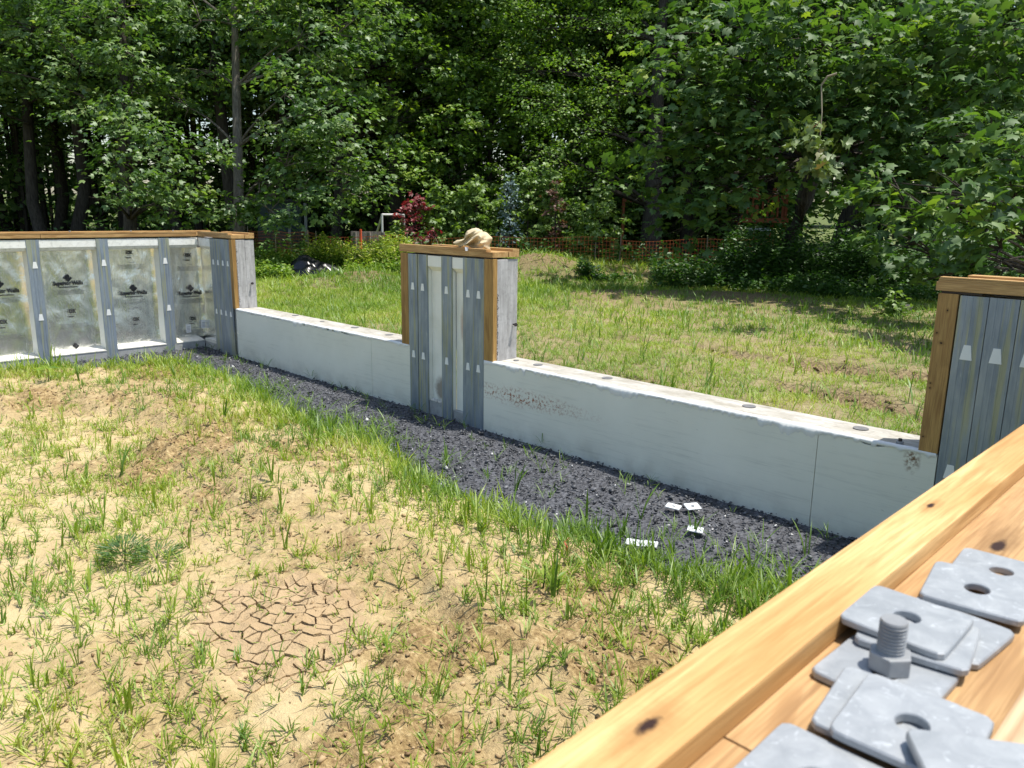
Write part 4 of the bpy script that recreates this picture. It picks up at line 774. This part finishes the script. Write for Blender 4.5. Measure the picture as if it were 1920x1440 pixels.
g0 = gz(site(716, 20.4)); g1 = gz(site(757, 20.9)); GO = empty('goal_frame', tuple(g0), 'white tubular goal frame standing at the edge of the wood', 'goal frame'); hh = pix(717, 401, 20.4)[2]
for nm, pts in (('post', [g0, [g0[0], g0[1], hh]]), ('post', [g1, [g1[0], g1[1], hh]]), ('crossbar', [[g0[0], g0[1], hh - .02], [g1[0], g1[1], hh - .02]]), ('brace', [[g0[0], g0[1], hh - .05], gz(site(700, 22)) + (0, 0, .6)])):
    V, F = tube_geo(pts, [.03, .03], 8); mesh(nm, V, F, wt, GO)
pw = mk_bark('weathered_plank', (.34, .30, .26), (.22, .19, .17)); a = pix(658, 437, 20.3)[:2]; b = pix(714, 434, 20.4)[:2]; E_ = empty('plank_barrier', (a[0], a[1], 0), 'weathered two board barrier left of the goal frame', 'fence')
zt_ = pix(690, 434, 20.3)[2]
def slab(name, a, b, z0, z1, t, mat, parent):
    a = np.array(a[:2], float); b = np.array(b[:2], float); d = (b - a) / np.linalg.norm(b - a); n = np.array([-d[1], d[0]]) * t / 2; q = [a - n, b - n, b + n, a + n]
    return mesh(name, [(p[0], p[1], z) for z in (z0, z1) for p in q], BF, mat, parent)
slab('board', a, b, zt_ - .24, zt_, .03, pw, E_); slab('board', a, b, zt_ - .50, zt_ - .265, .03, pw, E_)
for t_ in (.03, .5, .97): q = a + (b - a) * t_ + np.array([.03, .04]); slab('post', q, q + (.07, .03), 0, zt_ - .02, .07, pw, E_)
sg = plain('shed_green', (.03, .055, .045), .7); a = pix(484, 430, 26)[:2]; b = pix(566, 430, 26)[:2]; E_ = empty('garden_shed', (a[0], a[1], 0), 'dark green shed half hidden under the forest edge', 'shed')
n_ = np.array([-(b - a)[1], (b - a)[0]]); n_ = n_ / np.linalg.norm(n_); n_ = n_ if n_ @ (a / np.linalg.norm(a)) > 0 else -n_
slab('wall', a, b, 0, 1.75, .06, sg, E_); slab('wall', a + n_ * .05, a + n_ * 1.7, 0, 1.75, .06, sg, E_); slab('wall', b + n_ * .05, b + n_ * 1.7, 0, 1.75, .06, sg, E_)
slab('roof', a + n_ * .8 - (b - a) * .05, b + n_ * .8 + (b - a) * .05, 1.76, 1.84, 2.0, plain('shed_roof', (.03, .03, .03), .8), E_)
for px in (541, 572): q = pix(px, 430, 25.8)[:2]; slab('post', q, q + (.06, .06), 0, 1.72, .10, mk_bark('pale_post', (.30, .31, .29), (.18, .19, .18)), E_)
# orange mesh fence: strands as thin strips, posts between
def mesh_fence(pts, label, cat='mesh fence', h0=.10, h1=.90):
    E_ = empty('orange_mesh_fence', (pts[0][0], pts[0][1], 0), label, cat); V = []; F = []; L_ = []
    P_ = [np.array(p[:2]) for p in pts]
    for a, b in zip(P_[:-1], P_[1:]):
        L2 = np.linalg.norm(b - a); n = int(L2 / .09); d = (b - a) / L2; nn = np.array([-d[1], d[0]])
        def q(p0, p1, w):
            k = len(V); V.extend([tuple(p0 + (0, 0, -w)), tuple(p1 + (0, 0, -w)), tuple(p1 + (0, 0, w)), tuple(p0 + (0, 0, w))]); F.append((k, k + 1, k + 2, k + 3))
        sag = lambda s, r: -.03 * math.sin(s * .9 + 1) - .025 * math.sin(s * 2.3) * r
        rows = 9
        for i in range(n):
            s0, s1 = i * L2 / n, (i + 1) * L2 / n
            for r in range(rows + 1):
                z0 = h0 + (h1 - h0) * r / rows; w_ = .0035 if r < rows else .006
                q(np.array([*(a + d * s0 + nn * .03 * math.sin(s0 * 3)), z0 + sag(s0, r / rows)]), np.array([*(a + d * s1 + nn * .03 * math.sin(s1 * 3)), z0 + sag(s1, r / rows)]), w_)
            k = len(V); p = a + d * s0 + nn * .03 * math.sin(s0 * 3); V.extend([(*(p - d * .0045), h0 + sag(s0, 0)), (*(p + d * .0045), h0 + sag(s0, 0)), (*(p + d * .0045), h1 + sag(s0, 1)), (*(p - d * .0045), h1 + sag(s0, 1))]); F.append((k, k + 1, k + 2, k + 3))
        for s in np.arange(.0, L2, 2.4): c = a + d * s; L_.append(c)
    mesh('net', V, F, M['net'], E_)
    for c in L_: VV, FF = tube_geo([(c[0], c[1], -.1), (c[0] + .02, c[1], 1.0)], [.014, .014], 5); mesh('stake', VV, FF, M['twig'], E_)
M['net'] = plain('orange_plastic', (.48, .115, .03), .6)
mesh_fence([site(462, 24), site(590, 19.8)], 'left run of sagging orange mesh fence in front of the dark wood'); mesh_fence([site(590, 19.8), site(760, 20)], 'middle run of orange mesh fence in front of the goal frame')
mesh_fence([site(762, 19.9), site(1160, 19.4)], 'orange mesh fence in front of the young tree row'); mesh_fence([site(1165, 19.5), site(1460, 20.6)], 'shaded orange mesh fence behind the undergrowth right of centre')
q = gz(site(674, 19.2)); V, F = tube_geo([q, q + (.03, 0, .95)], [.035, .03], 6); E_ = mesh('marker_stake', V, F, plain('fluo_orange', (.85, .12, .05), .5), origin=tuple(q)); tag(E_, 'short fluorescent orange marker stake in tall weeds', 'stake')
# red timber play frame far behind the sycamore
rt = plain('red_cedar', (.42, .12, .05), .7); PS = empty('play_set', tuple(gz(site(1420, 27))), 'red timber play frame glimpsed behind sycamore leaves', 'play set')
A_, B_ = pix(1385, 400, 27)[:2], pix(1470, 400, 27)[:2]; zt2 = pix(1420, 366, 27)[2]
slab('beam', A_, B_, zt2 - .14, zt2, .1, rt, PS)
for k in range(9): c = A_ + (B_ - A_) * (k + .5) / 9; slab('rail', c, c + (B_ - A_) * .04, zt2 - .75, zt2 - .15, .05, rt, PS)
slab('deck', A_, B_, zt2 - .92, zt2 - .77, 1.0, rt, PS)
for t_ in (.0, .35, .72, 1.0): c = A_ + (B_ - A_) * t_; slab('post', c, c + (B_ - A_) * .06, 0, zt2 + .25, .09, rt, PS)
C_, D_ = pix(1166, 400, 27)[:2], pix(1215, 400, 27)[:2]; PS2 = empty('play_set', (C_[0], C_[1], 0), 'red timber crossbeam left of the straight dark trunk', 'play set'); slab('beam', C_, D_, pix(1190, 379, 27)[2], pix(1190, 365, 27)[2], .12, rt, PS2); slab('post', D_, D_ + (D_ - C_) * .12, 0, pix(1190, 379, 27)[2], .1, rt, PS2); slab('post', C_, C_ + (D_ - C_) * .1, 0, pix(1190, 379, 27)[2], .1, rt, PS2)
E_ = empty('white_table', tuple(gz(site(1425, 25))), 'white table top glimpsed under the play frame', 'table'); a = pix(1405, 430, 25); b = pix(1440, 430, 25); slab('tabletop', a, b, a[2] - .03, a[2] + .04, .6, M['sticker'], E_)
for s_ in (.1, .85): c = a[:2] + (b[:2] - a[:2]) * s_; slab('leg', c, c + (.04, .04), 0, a[2] - .035, .05, M['bark'], E_)
# black plastic heap in the weeds
pc = gz(atz(592, 520, .1)); bpm = NT('black_plastic').done((.012, .012, .014), .22); 
V, F = grid(np.linspace(-.75, .75, 60), np.linspace(-.5, .5, 44), lambda x, y: .30 * np.exp(-((x + .25) / .32) ** 2 - (y / .3) ** 2) + .14 * np.exp(-((x - .28) / .3) ** 2 - (y / .3) ** 2) + .11 * (1 - np.abs(2 * fbm(x * 3 + y, y * 5, 301, 3) - 1)) - .09 - .12 * sst(.7, 1, np.maximum(np.abs(x) / .75, np.abs(y) / .5)))
ca, sa = math.cos(.75), math.sin(.75); V = np.stack([pc[0] + V[:, 0] * ca - V[:, 1] * sa, pc[1] + V[:, 0] * sa + V[:, 1] * ca, pc[2] + V[:, 2] * 1.25 + .14], 1); BPT = empty('plastic_heap', tuple(pc), 'crumpled black plastic sheeting with a pale stick in the grass', 'plastic sheet'); mesh('sheet', V, F, bpm, BPT, smooth=True)
a = pix(592, 519, float(((pc - EYE) @ (RC @ np.array([0, 0, -1.]))) - .35)); V, F = tube_geo([a, pix(616, 506, float(((pc - EYE) @ (RC @ np.array([0, 0, -1.]))) - .25))], [.014, .012], 5); mesh('stick', V, F, M['twig'], BPT)
# pale rock
def rock(c, r, label, mat, seed=1, name='rock'):
    bm = bmesh.new(); bmesh.ops.create_icosphere(bm, subdivisions=3, radius=1); g = np.random.default_rng(seed); cuts = g.normal(size=(9, 3)); cuts /= np.linalg.norm(cuts, axis=1, keepdims=True)
    for v in bm.verts:
        p = np.array(v.co)
        for k in cuts: dd = p @ k - .72; p = p - k * max(dd, 0) * .9
        v.co = Vector(p * np.array(r) * (1 + .05 * math.sin(9 * p[0] + 7 * p[2])))
    me = bpy.data.meshes.new(name); bm.to_mesh(me); bm.free(); o = link(name, me, mat, None, tuple(c)); return tag(o, label, 'rock')
rock(gz(atz(1699, 586, .05)) + (0, 0, .04), (.11, .09, .075), 'pale rock at the foot of the sycamore branches', mk_conc('pale_rock', (.62, .50, .40), (.45, .36, .28)), 3)
# ------------------------------------------------------------------ gravel stones
def stones(n, xr, yr, keep, zf, smin, smax, name, mat, label, cat, white=.02):
    x = rng.uniform(*xr, n); y = rng.uniform(*yr, n); k = keep(x, y); x = x[k]; y = y[k]; n = len(x); base = np.array([(1, 0, 0), (-.9, .2, .1), (.1, 1, .1), (-.1, -1, 0), (0, .1, .8), (.1, 0, -.8), (.7, .6, .4), (-.6, -.6, .5)])
    tri = np.array([(0, 6, 4), (6, 2, 4), (2, 1, 4), (1, 7, 4), (7, 3, 4), (3, 0, 4), (0, 2, 6), (0, 5, 2), (2, 5, 1), (1, 5, 3), (1, 3, 7), (3, 5, 0)]); q = runit(n); r_ = runit(n); a, s, nn = frames(q * np.array([1, 1, .35]), r_ * np.array([.5, .5, 1]) + np.array([0, 0, .6])); sz = smin + (smax - smin) * rng.random(n) ** 2.2
    j = base[None] * rng.uniform(.6, 1.25, (n, 8, 3)) * np.array([1, .8, .5]); V = np.stack([x, y, zf(x, y)], 1)[:, None] + sz[:, None, None] * (j[..., 0:1] * a[:, None] + j[..., 1:2] * s[:, None] + j[..., 2:3] * nn[:, None]); F = (tri[None] + (np.arange(n) * 8)[:, None, None]).reshape(-1, 3)
    t_ = np.clip(rng.beta(2, 3, n) * .95, 0, .95); t_[rng.random(n) < white] = .99; o = mesh(name, V.reshape(-1, 3), F, mat, attrs={'tint': np.repeat(t_, 8)}); return tag(o, label, cat, kind='stuff')
gzf = lambda x, y: -.031 + (fbm(x * 3, y * 3, 4) - .5) * .03 + rng.uniform(0, .012, len(x))
stones(36000, (-9.1, -.3), (1.2, 3.815), lambda x, y: (soil_d(x, y) < .10) & (x > XL), gzf, .0045, .014, 'gravel', M['stone'], 'dark crushed slate gravel along the foot of the walls', 'gravel', .028)
stones(2600, (XL, -.3), (1.2, 3.8), lambda x, y: (soil_d(x, y) < .16), lambda x, y: gzf(x, y) + .008, .013, .027, 'larger_gravel', M['stone'], 'larger slate pieces lying among the fine dark gravel', 'gravel', .02)
t = NT('dirt_crumb'); M['crumb'] = t.done(t.ramp(t.attr('tint'), [(0, (.20, .13, .07)), (.6, (.38, .27, .15)), (1, (.55, .42, .25))]), .95, 0, .1)
t = NT('dark_crumb'); M['crumb2'] = t.done(t.ramp(t.attr('tint'), [(0, (.09, .06, .035)), (.6, (.20, .14, .08)), (1, (.36, .27, .16))]), .95, 0, .1)
stones(26000, (-8.3, -.4), (.1, 3.5), lambda x, y: (soil_d(x, y) > .03) & (rng.random(len(x)) < clod_shade(x, y) ** 1.3 + .03), lambda x, y: soil_z(x, y) + .002, .003, .017, 'dirt_clods', M['crumb'], 'crumbly brown dirt clods on the sandy bank', 'dirt', 0.)
stones(9000, (-9, -.8), (5.2, 10), lambda x, y: rng.random(len(x)) < np.clip(rutmask(x, y) * 1.2 - .1, 0, 1), lambda x, y: yard_z(x, y) + .004, .012, .045, 'rut_clods', M['crumb2'], 'broken dark clods along the wheel ruts in the yard', 'dirt', 0.)
# ------------------------------------------------------------------ grass
def blades(P0, az, L_, lean, droop, w, tint, seg=3):
    n = len(P0); d = np.stack([np.cos(az), np.sin(az), az * 0], 1); s = np.stack([-np.sin(az), np.cos(az), az * 0], 1); tw = rng.uniform(-.7, .7, n); s = s * np.cos(tw)[:, None] + np.array([0, 0, 1]) * np.sin(tw)[:, None] * .5; V = []
    for i in range(seg):
        t_ = i / seg; c = P0 + L_[:, None] * (d * (lean * t_ + droop * t_ * t_)[:, None] + np.array([0, 0, 1]) * (t_ * np.cos(np.arctan(lean)) - .55 * droop * t_ * t_)[:, None]); ww = (w * (.55 + .9 * t_) * (1 - t_ ** 3))[:, None] * .5; V += [c - s * ww, c + s * ww]
    V.append(P0 + L_[:, None] * (d * (lean + droop)[:, None] + np.array([0, 0, 1]) * (np.cos(np.arctan(lean)) - .55 * droop)[:, None])); k = 2 * seg + 1
    f = []
    for i in range(seg - 1): f += [(2 * i, 2 * i + 1, 2 * i + 3), (2 * i, 2 * i + 3, 2 * i + 2)]
    f.append((2 * seg - 2, 2 * seg - 1, 2 * seg)); V = np.stack(V, 1).reshape(-1, 3); F = (np.array(f)[None] + (np.arange(n) * k)[:, None, None]).reshape(-1, 3); return V, F, np.repeat(tint, k)
def tufts(x, y, z, nb, L0, spread, w, tint, stem=0., seg=3, leanr=(.15, .9), droopr=(.0, .6)):
    n = len(x); k = rng.integers(nb[0], nb[1] + 1, n); i = np.repeat(np.arange(n), k); m = len(i); hL = L0[i] if hasattr(L0, '__len__') else np.full(m, L0)
    P0 = np.stack([x[i] + rng.normal(0, spread, m), y[i] + rng.normal(0, spread, m), z[i] - .006 + rng.random(m) * stem * hL], 1); L_ = hL * rng.uniform(.45, 1.15, m)
    return blades(P0, rng.uniform(0, 6.283, m), L_, rng.uniform(*leanr, m), rng.uniform(*droopr, m), w * rng.uniform(.6, 1.4, m) * (hL / .1) ** .4, np.clip(tint[i] + rng.normal(0, .12, m), 0, 1), seg)
def join(parts):
    V = []; F = []; T = []; k = 0
    for v, f, t_ in parts: V.append(v); F.append(f + k); T.append(t_); k += len(v)
    return np.concatenate(V), np.concatenate(F), np.concatenate(T)
def vis(x, y, z=0., m=60):
    "keep only what may come near the view"
    P_ = np.stack([x, y, x * 0 + z], 1) - EYE; c = P_ @ RC; dd = -c[:, 2]; u = PP[0] + FP * c[:, 0] / np.maximum(dd, .05); v = PP[1] - FP * c[:, 1] / np.maximum(dd, .05); return (dd > .2) & (u > -220) & (u < 2140) & (v < 1750)
parts = []
n = 58000; x = rng.uniform(-9, -.3, n); y = rng.uniform(-.2, 3.75, n); d = soil_d(x, y); f = fbm(x * 1.6, y * 1.6, 401); f2 = fbm(x * 5, y * 5, 403)
dens = .22 + .20 * sst(.45, .6, f2) + .38 * np.exp(-((d - .28) / .36) ** 2) + .35 * sst(.5, .62, f) * sst(.38, .5, f2); dens = dens * (1 - .75 * np.clip(clod_shade(x, y), 0, 1) * (d > .8)) * (.75 + .25 * sst(-6, -3, -x))
mid = np.exp(-((x + .75 - 0) / .55) ** 2) ; dens = dens + .25 * sst(-2.2, -1.0, x)
incr = 1 - .8 * (1 - sst(.5, .9, np.hypot((x - CC[0]) / .5, (y - CC[1]) / .4))); dens = dens * incr
k = (rng.random(n) < dens * .62) & (d > -.09) & (rng.random(n) < .35 + .65 * sst(-.05, .2, d)) & vis(x, y); x, y, d = x[k], y[k], d[k]; z = soil_z(x, y); z = np.where(d < .0, -.03, z)
T0 = np.clip(.70 + (fbm(x * 2, y * 2, 405) - .5) * 1.1 - .18 * sst(.35, 0, d) - .1 * sst(-3, -1, x), .05, .95)
kind = rng.random(len(x)); hgt = (.038 + .048 * rng.random(len(x)) ** 1.5) * (1 + .45 * np.exp(-((d - .25) / .3) ** 2)); 
a = kind < .62; parts.append(tufts(x[a], y[a], z[a], (4, 8), hgt[a] * 1.05, .006, .0062, T0[a], stem=.45, leanr=(.1, .85), droopr=(.0, .4)))
a = (kind >= .62) & (kind < .93); parts.append(tufts(x[a], y[a], z[a], (5, 10), hgt[a] * 1.2, .011, .0060, T0[a] - .08, leanr=(.05, .7), droopr=(.05, .6)))
a = kind >= .93; parts.append(tufts(x[a], y[a], z[a], (3, 6), hgt[a] * 2.2, .006, .0070, T0[a] - .1, leanr=(.0, .35), droopr=(.0, .35), seg=4))
# small broad-leaf seedlings close to the soil
n = 5200; x = rng.uniform(-7, -.5, n); y = rng.uniform(.1, 3.3, n); k = (soil_d(x, y) > .05) & vis(x, y); x, y = x[k], y[k]; parts.append(tufts(x, y, soil_z(x, y), (3, 6), rng.uniform(.018, .035, len(x)), .004, .008, np.full(len(x), .6), leanr=(.8, 2.2), droopr=(0, .3), seg=2))
# sparse sprigs in the gravel
n = 260; x = rng.uniform(-8.9, -1.0, n); y = rng.uniform(2.2, 3.8, n); k = (soil_d(x, y) < -.02) & vis(x, y); x, y = x[k], y[k]; parts.append(tufts(x, y, x * 0 - .02, (3, 8), rng.uniform(.05, .13, len(x)), .008, .005, np.full(len(x), .35), stem=.3))
n = 5200; x = rng.uniform(-8.6, -.8, n); y = rng.uniform(1.4, 3.7, n); d = soil_d(x, y); k = (d > -.34) & (d < 0) & (rng.random(n) < .55 * np.exp(d / .12) * sst(.42, .6, fbm(x * 2.1, y * 2.1, 407)) * 2) & vis(x, y); x, y = x[k], y[k]; parts.append(tufts(x, y, x * 0 - .02, (4, 9), rng.uniform(.06, .15, len(x)), .01, .0055, np.full(len(x), .38), stem=.35, leanr=(.2, 1.3)))
# tall fleshy blades by the gravel edge at lower right and ahead
for px, py, h in ((1100, 945, .20), (1205, 930, .24), (1168, 960, .2), (1409, 1060, .28), (1390, 1065, .2), (1302, 960, .18), (1264, 1010, .2), (968, 880, .26), (840, 840, .2), (700, 835, .2), (150, 725, .22), (500, 690, .2), (1060, 955, .18), (1515, 1000, .2), (1040, 1130, .2), (452, 690, .2), (230, 870, .22), (330, 720, .2), (420, 790, .18)):
    c = atz(px, py + 18, .04); z0 = soil_z(np.array([c[0]]), np.array([c[1]])); z0 = np.maximum(z0, -.03); parts.append(tufts(np.full(2, c[0]), np.full(2, c[1]), np.repeat(z0, 2), (2, 4), np.full(2, h), .008, .0085, np.full(2, .25), leanr=(.0, .35), droopr=(.0, .4), seg=5))
V, F, T = join(parts); tag(mesh('young_grass', V, F, M['grass'], attrs={'tint': T}), 'sparse young grass sprouting on the sandy soil mound', 'grass', kind='stuff')
# yard grass beyond the wall
parts = []
def yard(n, xr, yr, dens, nb, L_, sp, w, tb, **k2):
    x = rng.uniform(*xr, n); y = rng.uniform(*yr, n); k = (rng.random(n) < dens(x, y)) & ((y > 4.13) | (x < -9.25)) & vis(x, y); x, y = x[k], y[k]; t0 = np.clip(tb + (fbm(x * .8, y * .8, 411) - .5) * .9, .05, .95)
    parts.append(tufts(x, y, yard_z(x, y), nb, L_ * rng.uniform(.6, 1.3, len(x)), sp, w, t0, **k2))
dn = lambda x, y: np.clip(.50 + .75 * green_m(x, y) + .25 * sst(.45, .6, fbm(x * 1.7, y * 1.7, 421)), 0, 1) * (1 - .9 * np.clip(rutmask(x, y) * 1.3, 0, 1)) * (1 - .93 * mound_m(x, y))
yard(24000, (-13, .5), (4.1, 8.5), lambda x, y: dn(x, y) * .9, (4, 7), .085, .016, .0066, .66, seg=2)
yard(19000, (-20, -1), (8.5, 18.5), lambda x, y: dn(x, y) * .95, (4, 7), .12, .03, .011, .60, seg=2)
yard(8000, (-20, -8), (4.1, 12), lambda x, y: green_m(x, y), (5, 7), .14, .025, .009, .6, seg=2)
yard(10000, (-30, -9), (5, 22), lambda x, y: sst(13.5, 16, np.hypot(x, y)) * .9, (4, 7), .22, .05, .016, .55, seg=2)
yard(1500, (-14, -.5), (4.2, 12), lambda x, y: .9 + 0 * x, (2, 5), .22, .012, .0085, .42, seg=3, leanr=(0, .5), droopr=(0, .5))
V, F, T = join(parts); tag(mesh('yard_grass', V, F, M['grass'], attrs={'tint': T}), 'bright patchy grass in the yard beyond the foundation', 'grass', kind='stuff')
# straw mulch fibres on the seeded ground
n = 26000; x = rng.uniform(-10, 0, n); y = rng.uniform(4.2, 13, n); k = vis(x, y) & (rng.random(n) < .9 - .6 * green_m(x, y)); x, y = x[k], y[k]; m = len(x)
V, F, T = blades(np.stack([x, y, yard_z(x, y) + .008], 1), rng.uniform(0, 6.28, m), rng.uniform(.03, .09, m), rng.uniform(3, 9, m) * .25, np.zeros(m), np.full(m, .004), rng.random(m), seg=1); z = V[:, 2]
V[:, 2] = np.minimum(V[:, 2], np.repeat(yard_z(x, y) + .03, 3)); tag(mesh('straw_mulch', V, F, M['straw'], attrs={'tint': T}), 'pale straw mulch scattered over the seeded yard', 'straw', kind='stuff')
# tall weeds in front of the fence and shaded undergrowth
def weeds(n, xy, hmax, size, mat, name, label, tint, leaves=14, dens=None):
    P_ = []; AX = []; TT = []; SZ = []; x, y = xy(n); z = yard_z(x, y)
    for i in range(len(x)):
        h = hmax * rng.uniform(.35, 1.) * (.25 + 1.25 * float(vnoise(x[i:i + 1] * 1.1, y[i:i + 1] * 1.1, 431)[0])); m = int(leaves * h / hmax) + 4; u = rng.random(m); a = rng.uniform(0, 6.28, m); r = .10 * hmax * (1.2 - u) + .02; P_.append(np.stack([x[i] + np.cos(a) * r * .4 + (u * rng.uniform(-.1, .1)), y[i] + np.sin(a) * r * .4, z[i] + u * h], 1)); AX.append(np.stack([np.cos(a), np.sin(a), rng.uniform(-.1, .8, m)], 1)); TT.append(np.clip(rng.normal(tint, .16, m), 0, 1)); SZ.append(size * rng.uniform(.6, 1.3, m))
    P_ = np.concatenate(P_); V, F = leaves_geo(P_, np.concatenate(AX), np.array([0, 0, 1]) + rng.normal(size=(len(P_), 3)) * .4, np.concatenate(SZ), [(0, 0, 0), (.5, .26, -.03), (1, 0, -.12), (.5, -.26, -.03)], KITE[1]); tag(mesh(name, V, F, mat, attrs={'tint': np.repeat(np.concatenate(TT), 4)}), label, 'weeds', kind='stuff')
def region(px0, px1, d0, d1):
    def f(n):
        px = rng.uniform(px0, px1, n); d = rng.uniform(d0, d1, n); P_ = np.array([site(a, b) for a, b in zip(px, d)]); return P_[:, 0], P_[:, 1]
    return f
def clear(f):
    def g(n):
        x, y = f(n); P_ = np.stack([x, y, x * 0], 1) - EYE; c = P_ @ RC; u = PP[0] - FP * c[:, 0] / c[:, 2]; d = -c[:, 2]
        k = ~((u > 545) & (u < 650) & (d < 18.3)) & ~((u > 950) & (u < 1085) & (d < 18.4)) & (mound_m(x, y) < .35); return x[k], y[k]
    return g
weeds(4200, clear(region(430, 780, 15.5, 19.6)), .42, .085, M['grass'], 'tall_weeds', 'tall bright weeds in front of the orange fence', .45)
weeds(1300, clear(region(570, 770, 17., 19.6)), .70, .075, M['grass'], 'goldenrod_weeds', 'taller yellow green weed stems near the orange marker', .75, 22)
weeds(3200, clear(region(955, 1260, 16.6, 19.4)), .62, .09, M['undr'], 'undergrowth', 'dark green undergrowth in the shade right of the middle pier', .4, 16)
weeds(3800, clear(region(1230, 1950, 15.2, 19.4)), 1.1, .11, M['undr'], 'undergrowth_thicket', 'tallest dark undergrowth below the sycamore', .35, 18)
weeds(1800, clear(region(1380, 1950, 13.6, 15.8)), .42, .09, M['undr'], 'undergrowth_edge', 'low shaded weeds at the edge of the yard', .5, 12)
weeds(1500, region(-300, 1250, 19., 25), .8, .13, M['undr'], 'forest_floor_plants', 'low leafy plants on the forest floor', .5, 12)
shrub('sprout', 'small pale sycamore sprout beside the rock near the right pier', 1697, 440, 11.6, .12, .34, M['young'], .09, 5, cat='sprout')
# particular weeds
def weed(px, py, h, nl, ls, label, mat='undr', pal=False):
    c = atz(px, py, .08); g = np.array([c[0], c[1], float(soil_z(np.array([c[0]]), np.array([c[1]]))[0])]); E_ = empty('weed_plant', tuple(g), label, 'weed'); V, F = tube_geo([g, g + (.005, .003, h * .5), g + (0, .008, h)], [.004, .003, .002], 5); mesh('stem', V, F, M['undr'], E_)
    if pal: a = np.linspace(0, 6.1, nl); P_ = g + np.stack([0 * a, 0 * a, h - .02 * rng.random(nl)], 1); ax = np.stack([np.cos(a), np.sin(a), .1 + 0 * a], 1)
    else: a = rng.uniform(0, 6.28, nl); u = rng.random(nl) ** .7; r = .09 * np.sqrt(rng.random(nl)); P_ = g + np.stack([np.cos(a) * r, np.sin(a) * r, u * h], 1); ax = np.stack([np.cos(a), np.sin(a), .5 + 0 * a], 1)
    V, F = leaves_geo(P_, ax, np.array([0, 0, 1]) + rng.normal(size=(nl, 3)) * .25, ls * rng.uniform(.8, 1.2, nl), [(0, 0, 0), (.45, .13 if nl < 60 else .05, -.02), (1, 0, -.15), (.45, -.13 if nl < 60 else -.05, -.02)], KITE[1]); mesh('leaf', V, F, M[mat], E_, attrs={'tint': np.repeat(np.clip(rng.normal(.55, .15, nl), 0, 1), 4)})['kind'] = 'stuff'
weed(93, 735, .13, 10, .11, 'palm leaved weed on the mound crest before the left wall', 'grass', True)
weed(232, 1030, .075, 420, .045, 'feathery dark green weed left of centre on pale sand'); weed(292, 1040, .055, 260, .04, 'smaller feathery dark green weed right beside the larger one')
weed(1018, 1120, .09, 26, .05, 'bright leafy seedling near the bare sand patch', 'grass'); weed(1385, 938, .10, 9, .07, 'slim leafed weed against the foot of the low wall', 'grass', True); weed(632, 717, .14, 12, .05, 'thin upright weed at the foot of the left low wall', 'undr')
# red plastic ribbon in the soil
c = atz(1062, 1045, .05); g = np.array([c[0], c[1], float(soil_z(np.array([c[0]]), np.array([c[1]]))[0])]); V, F = tube_geo([g, g + (.01, -.01, .03), g + (-.005, -.01, .05), g + (.012, 0, .07)], [.003, .004, .003, .002], 4); tag(mesh('red_ribbon', V, F, plain('red_plastic', (.7, .12, .08), .5), origin=tuple(g)), 'scrap of red ribbon sticking up from the sand', 'ribbon')
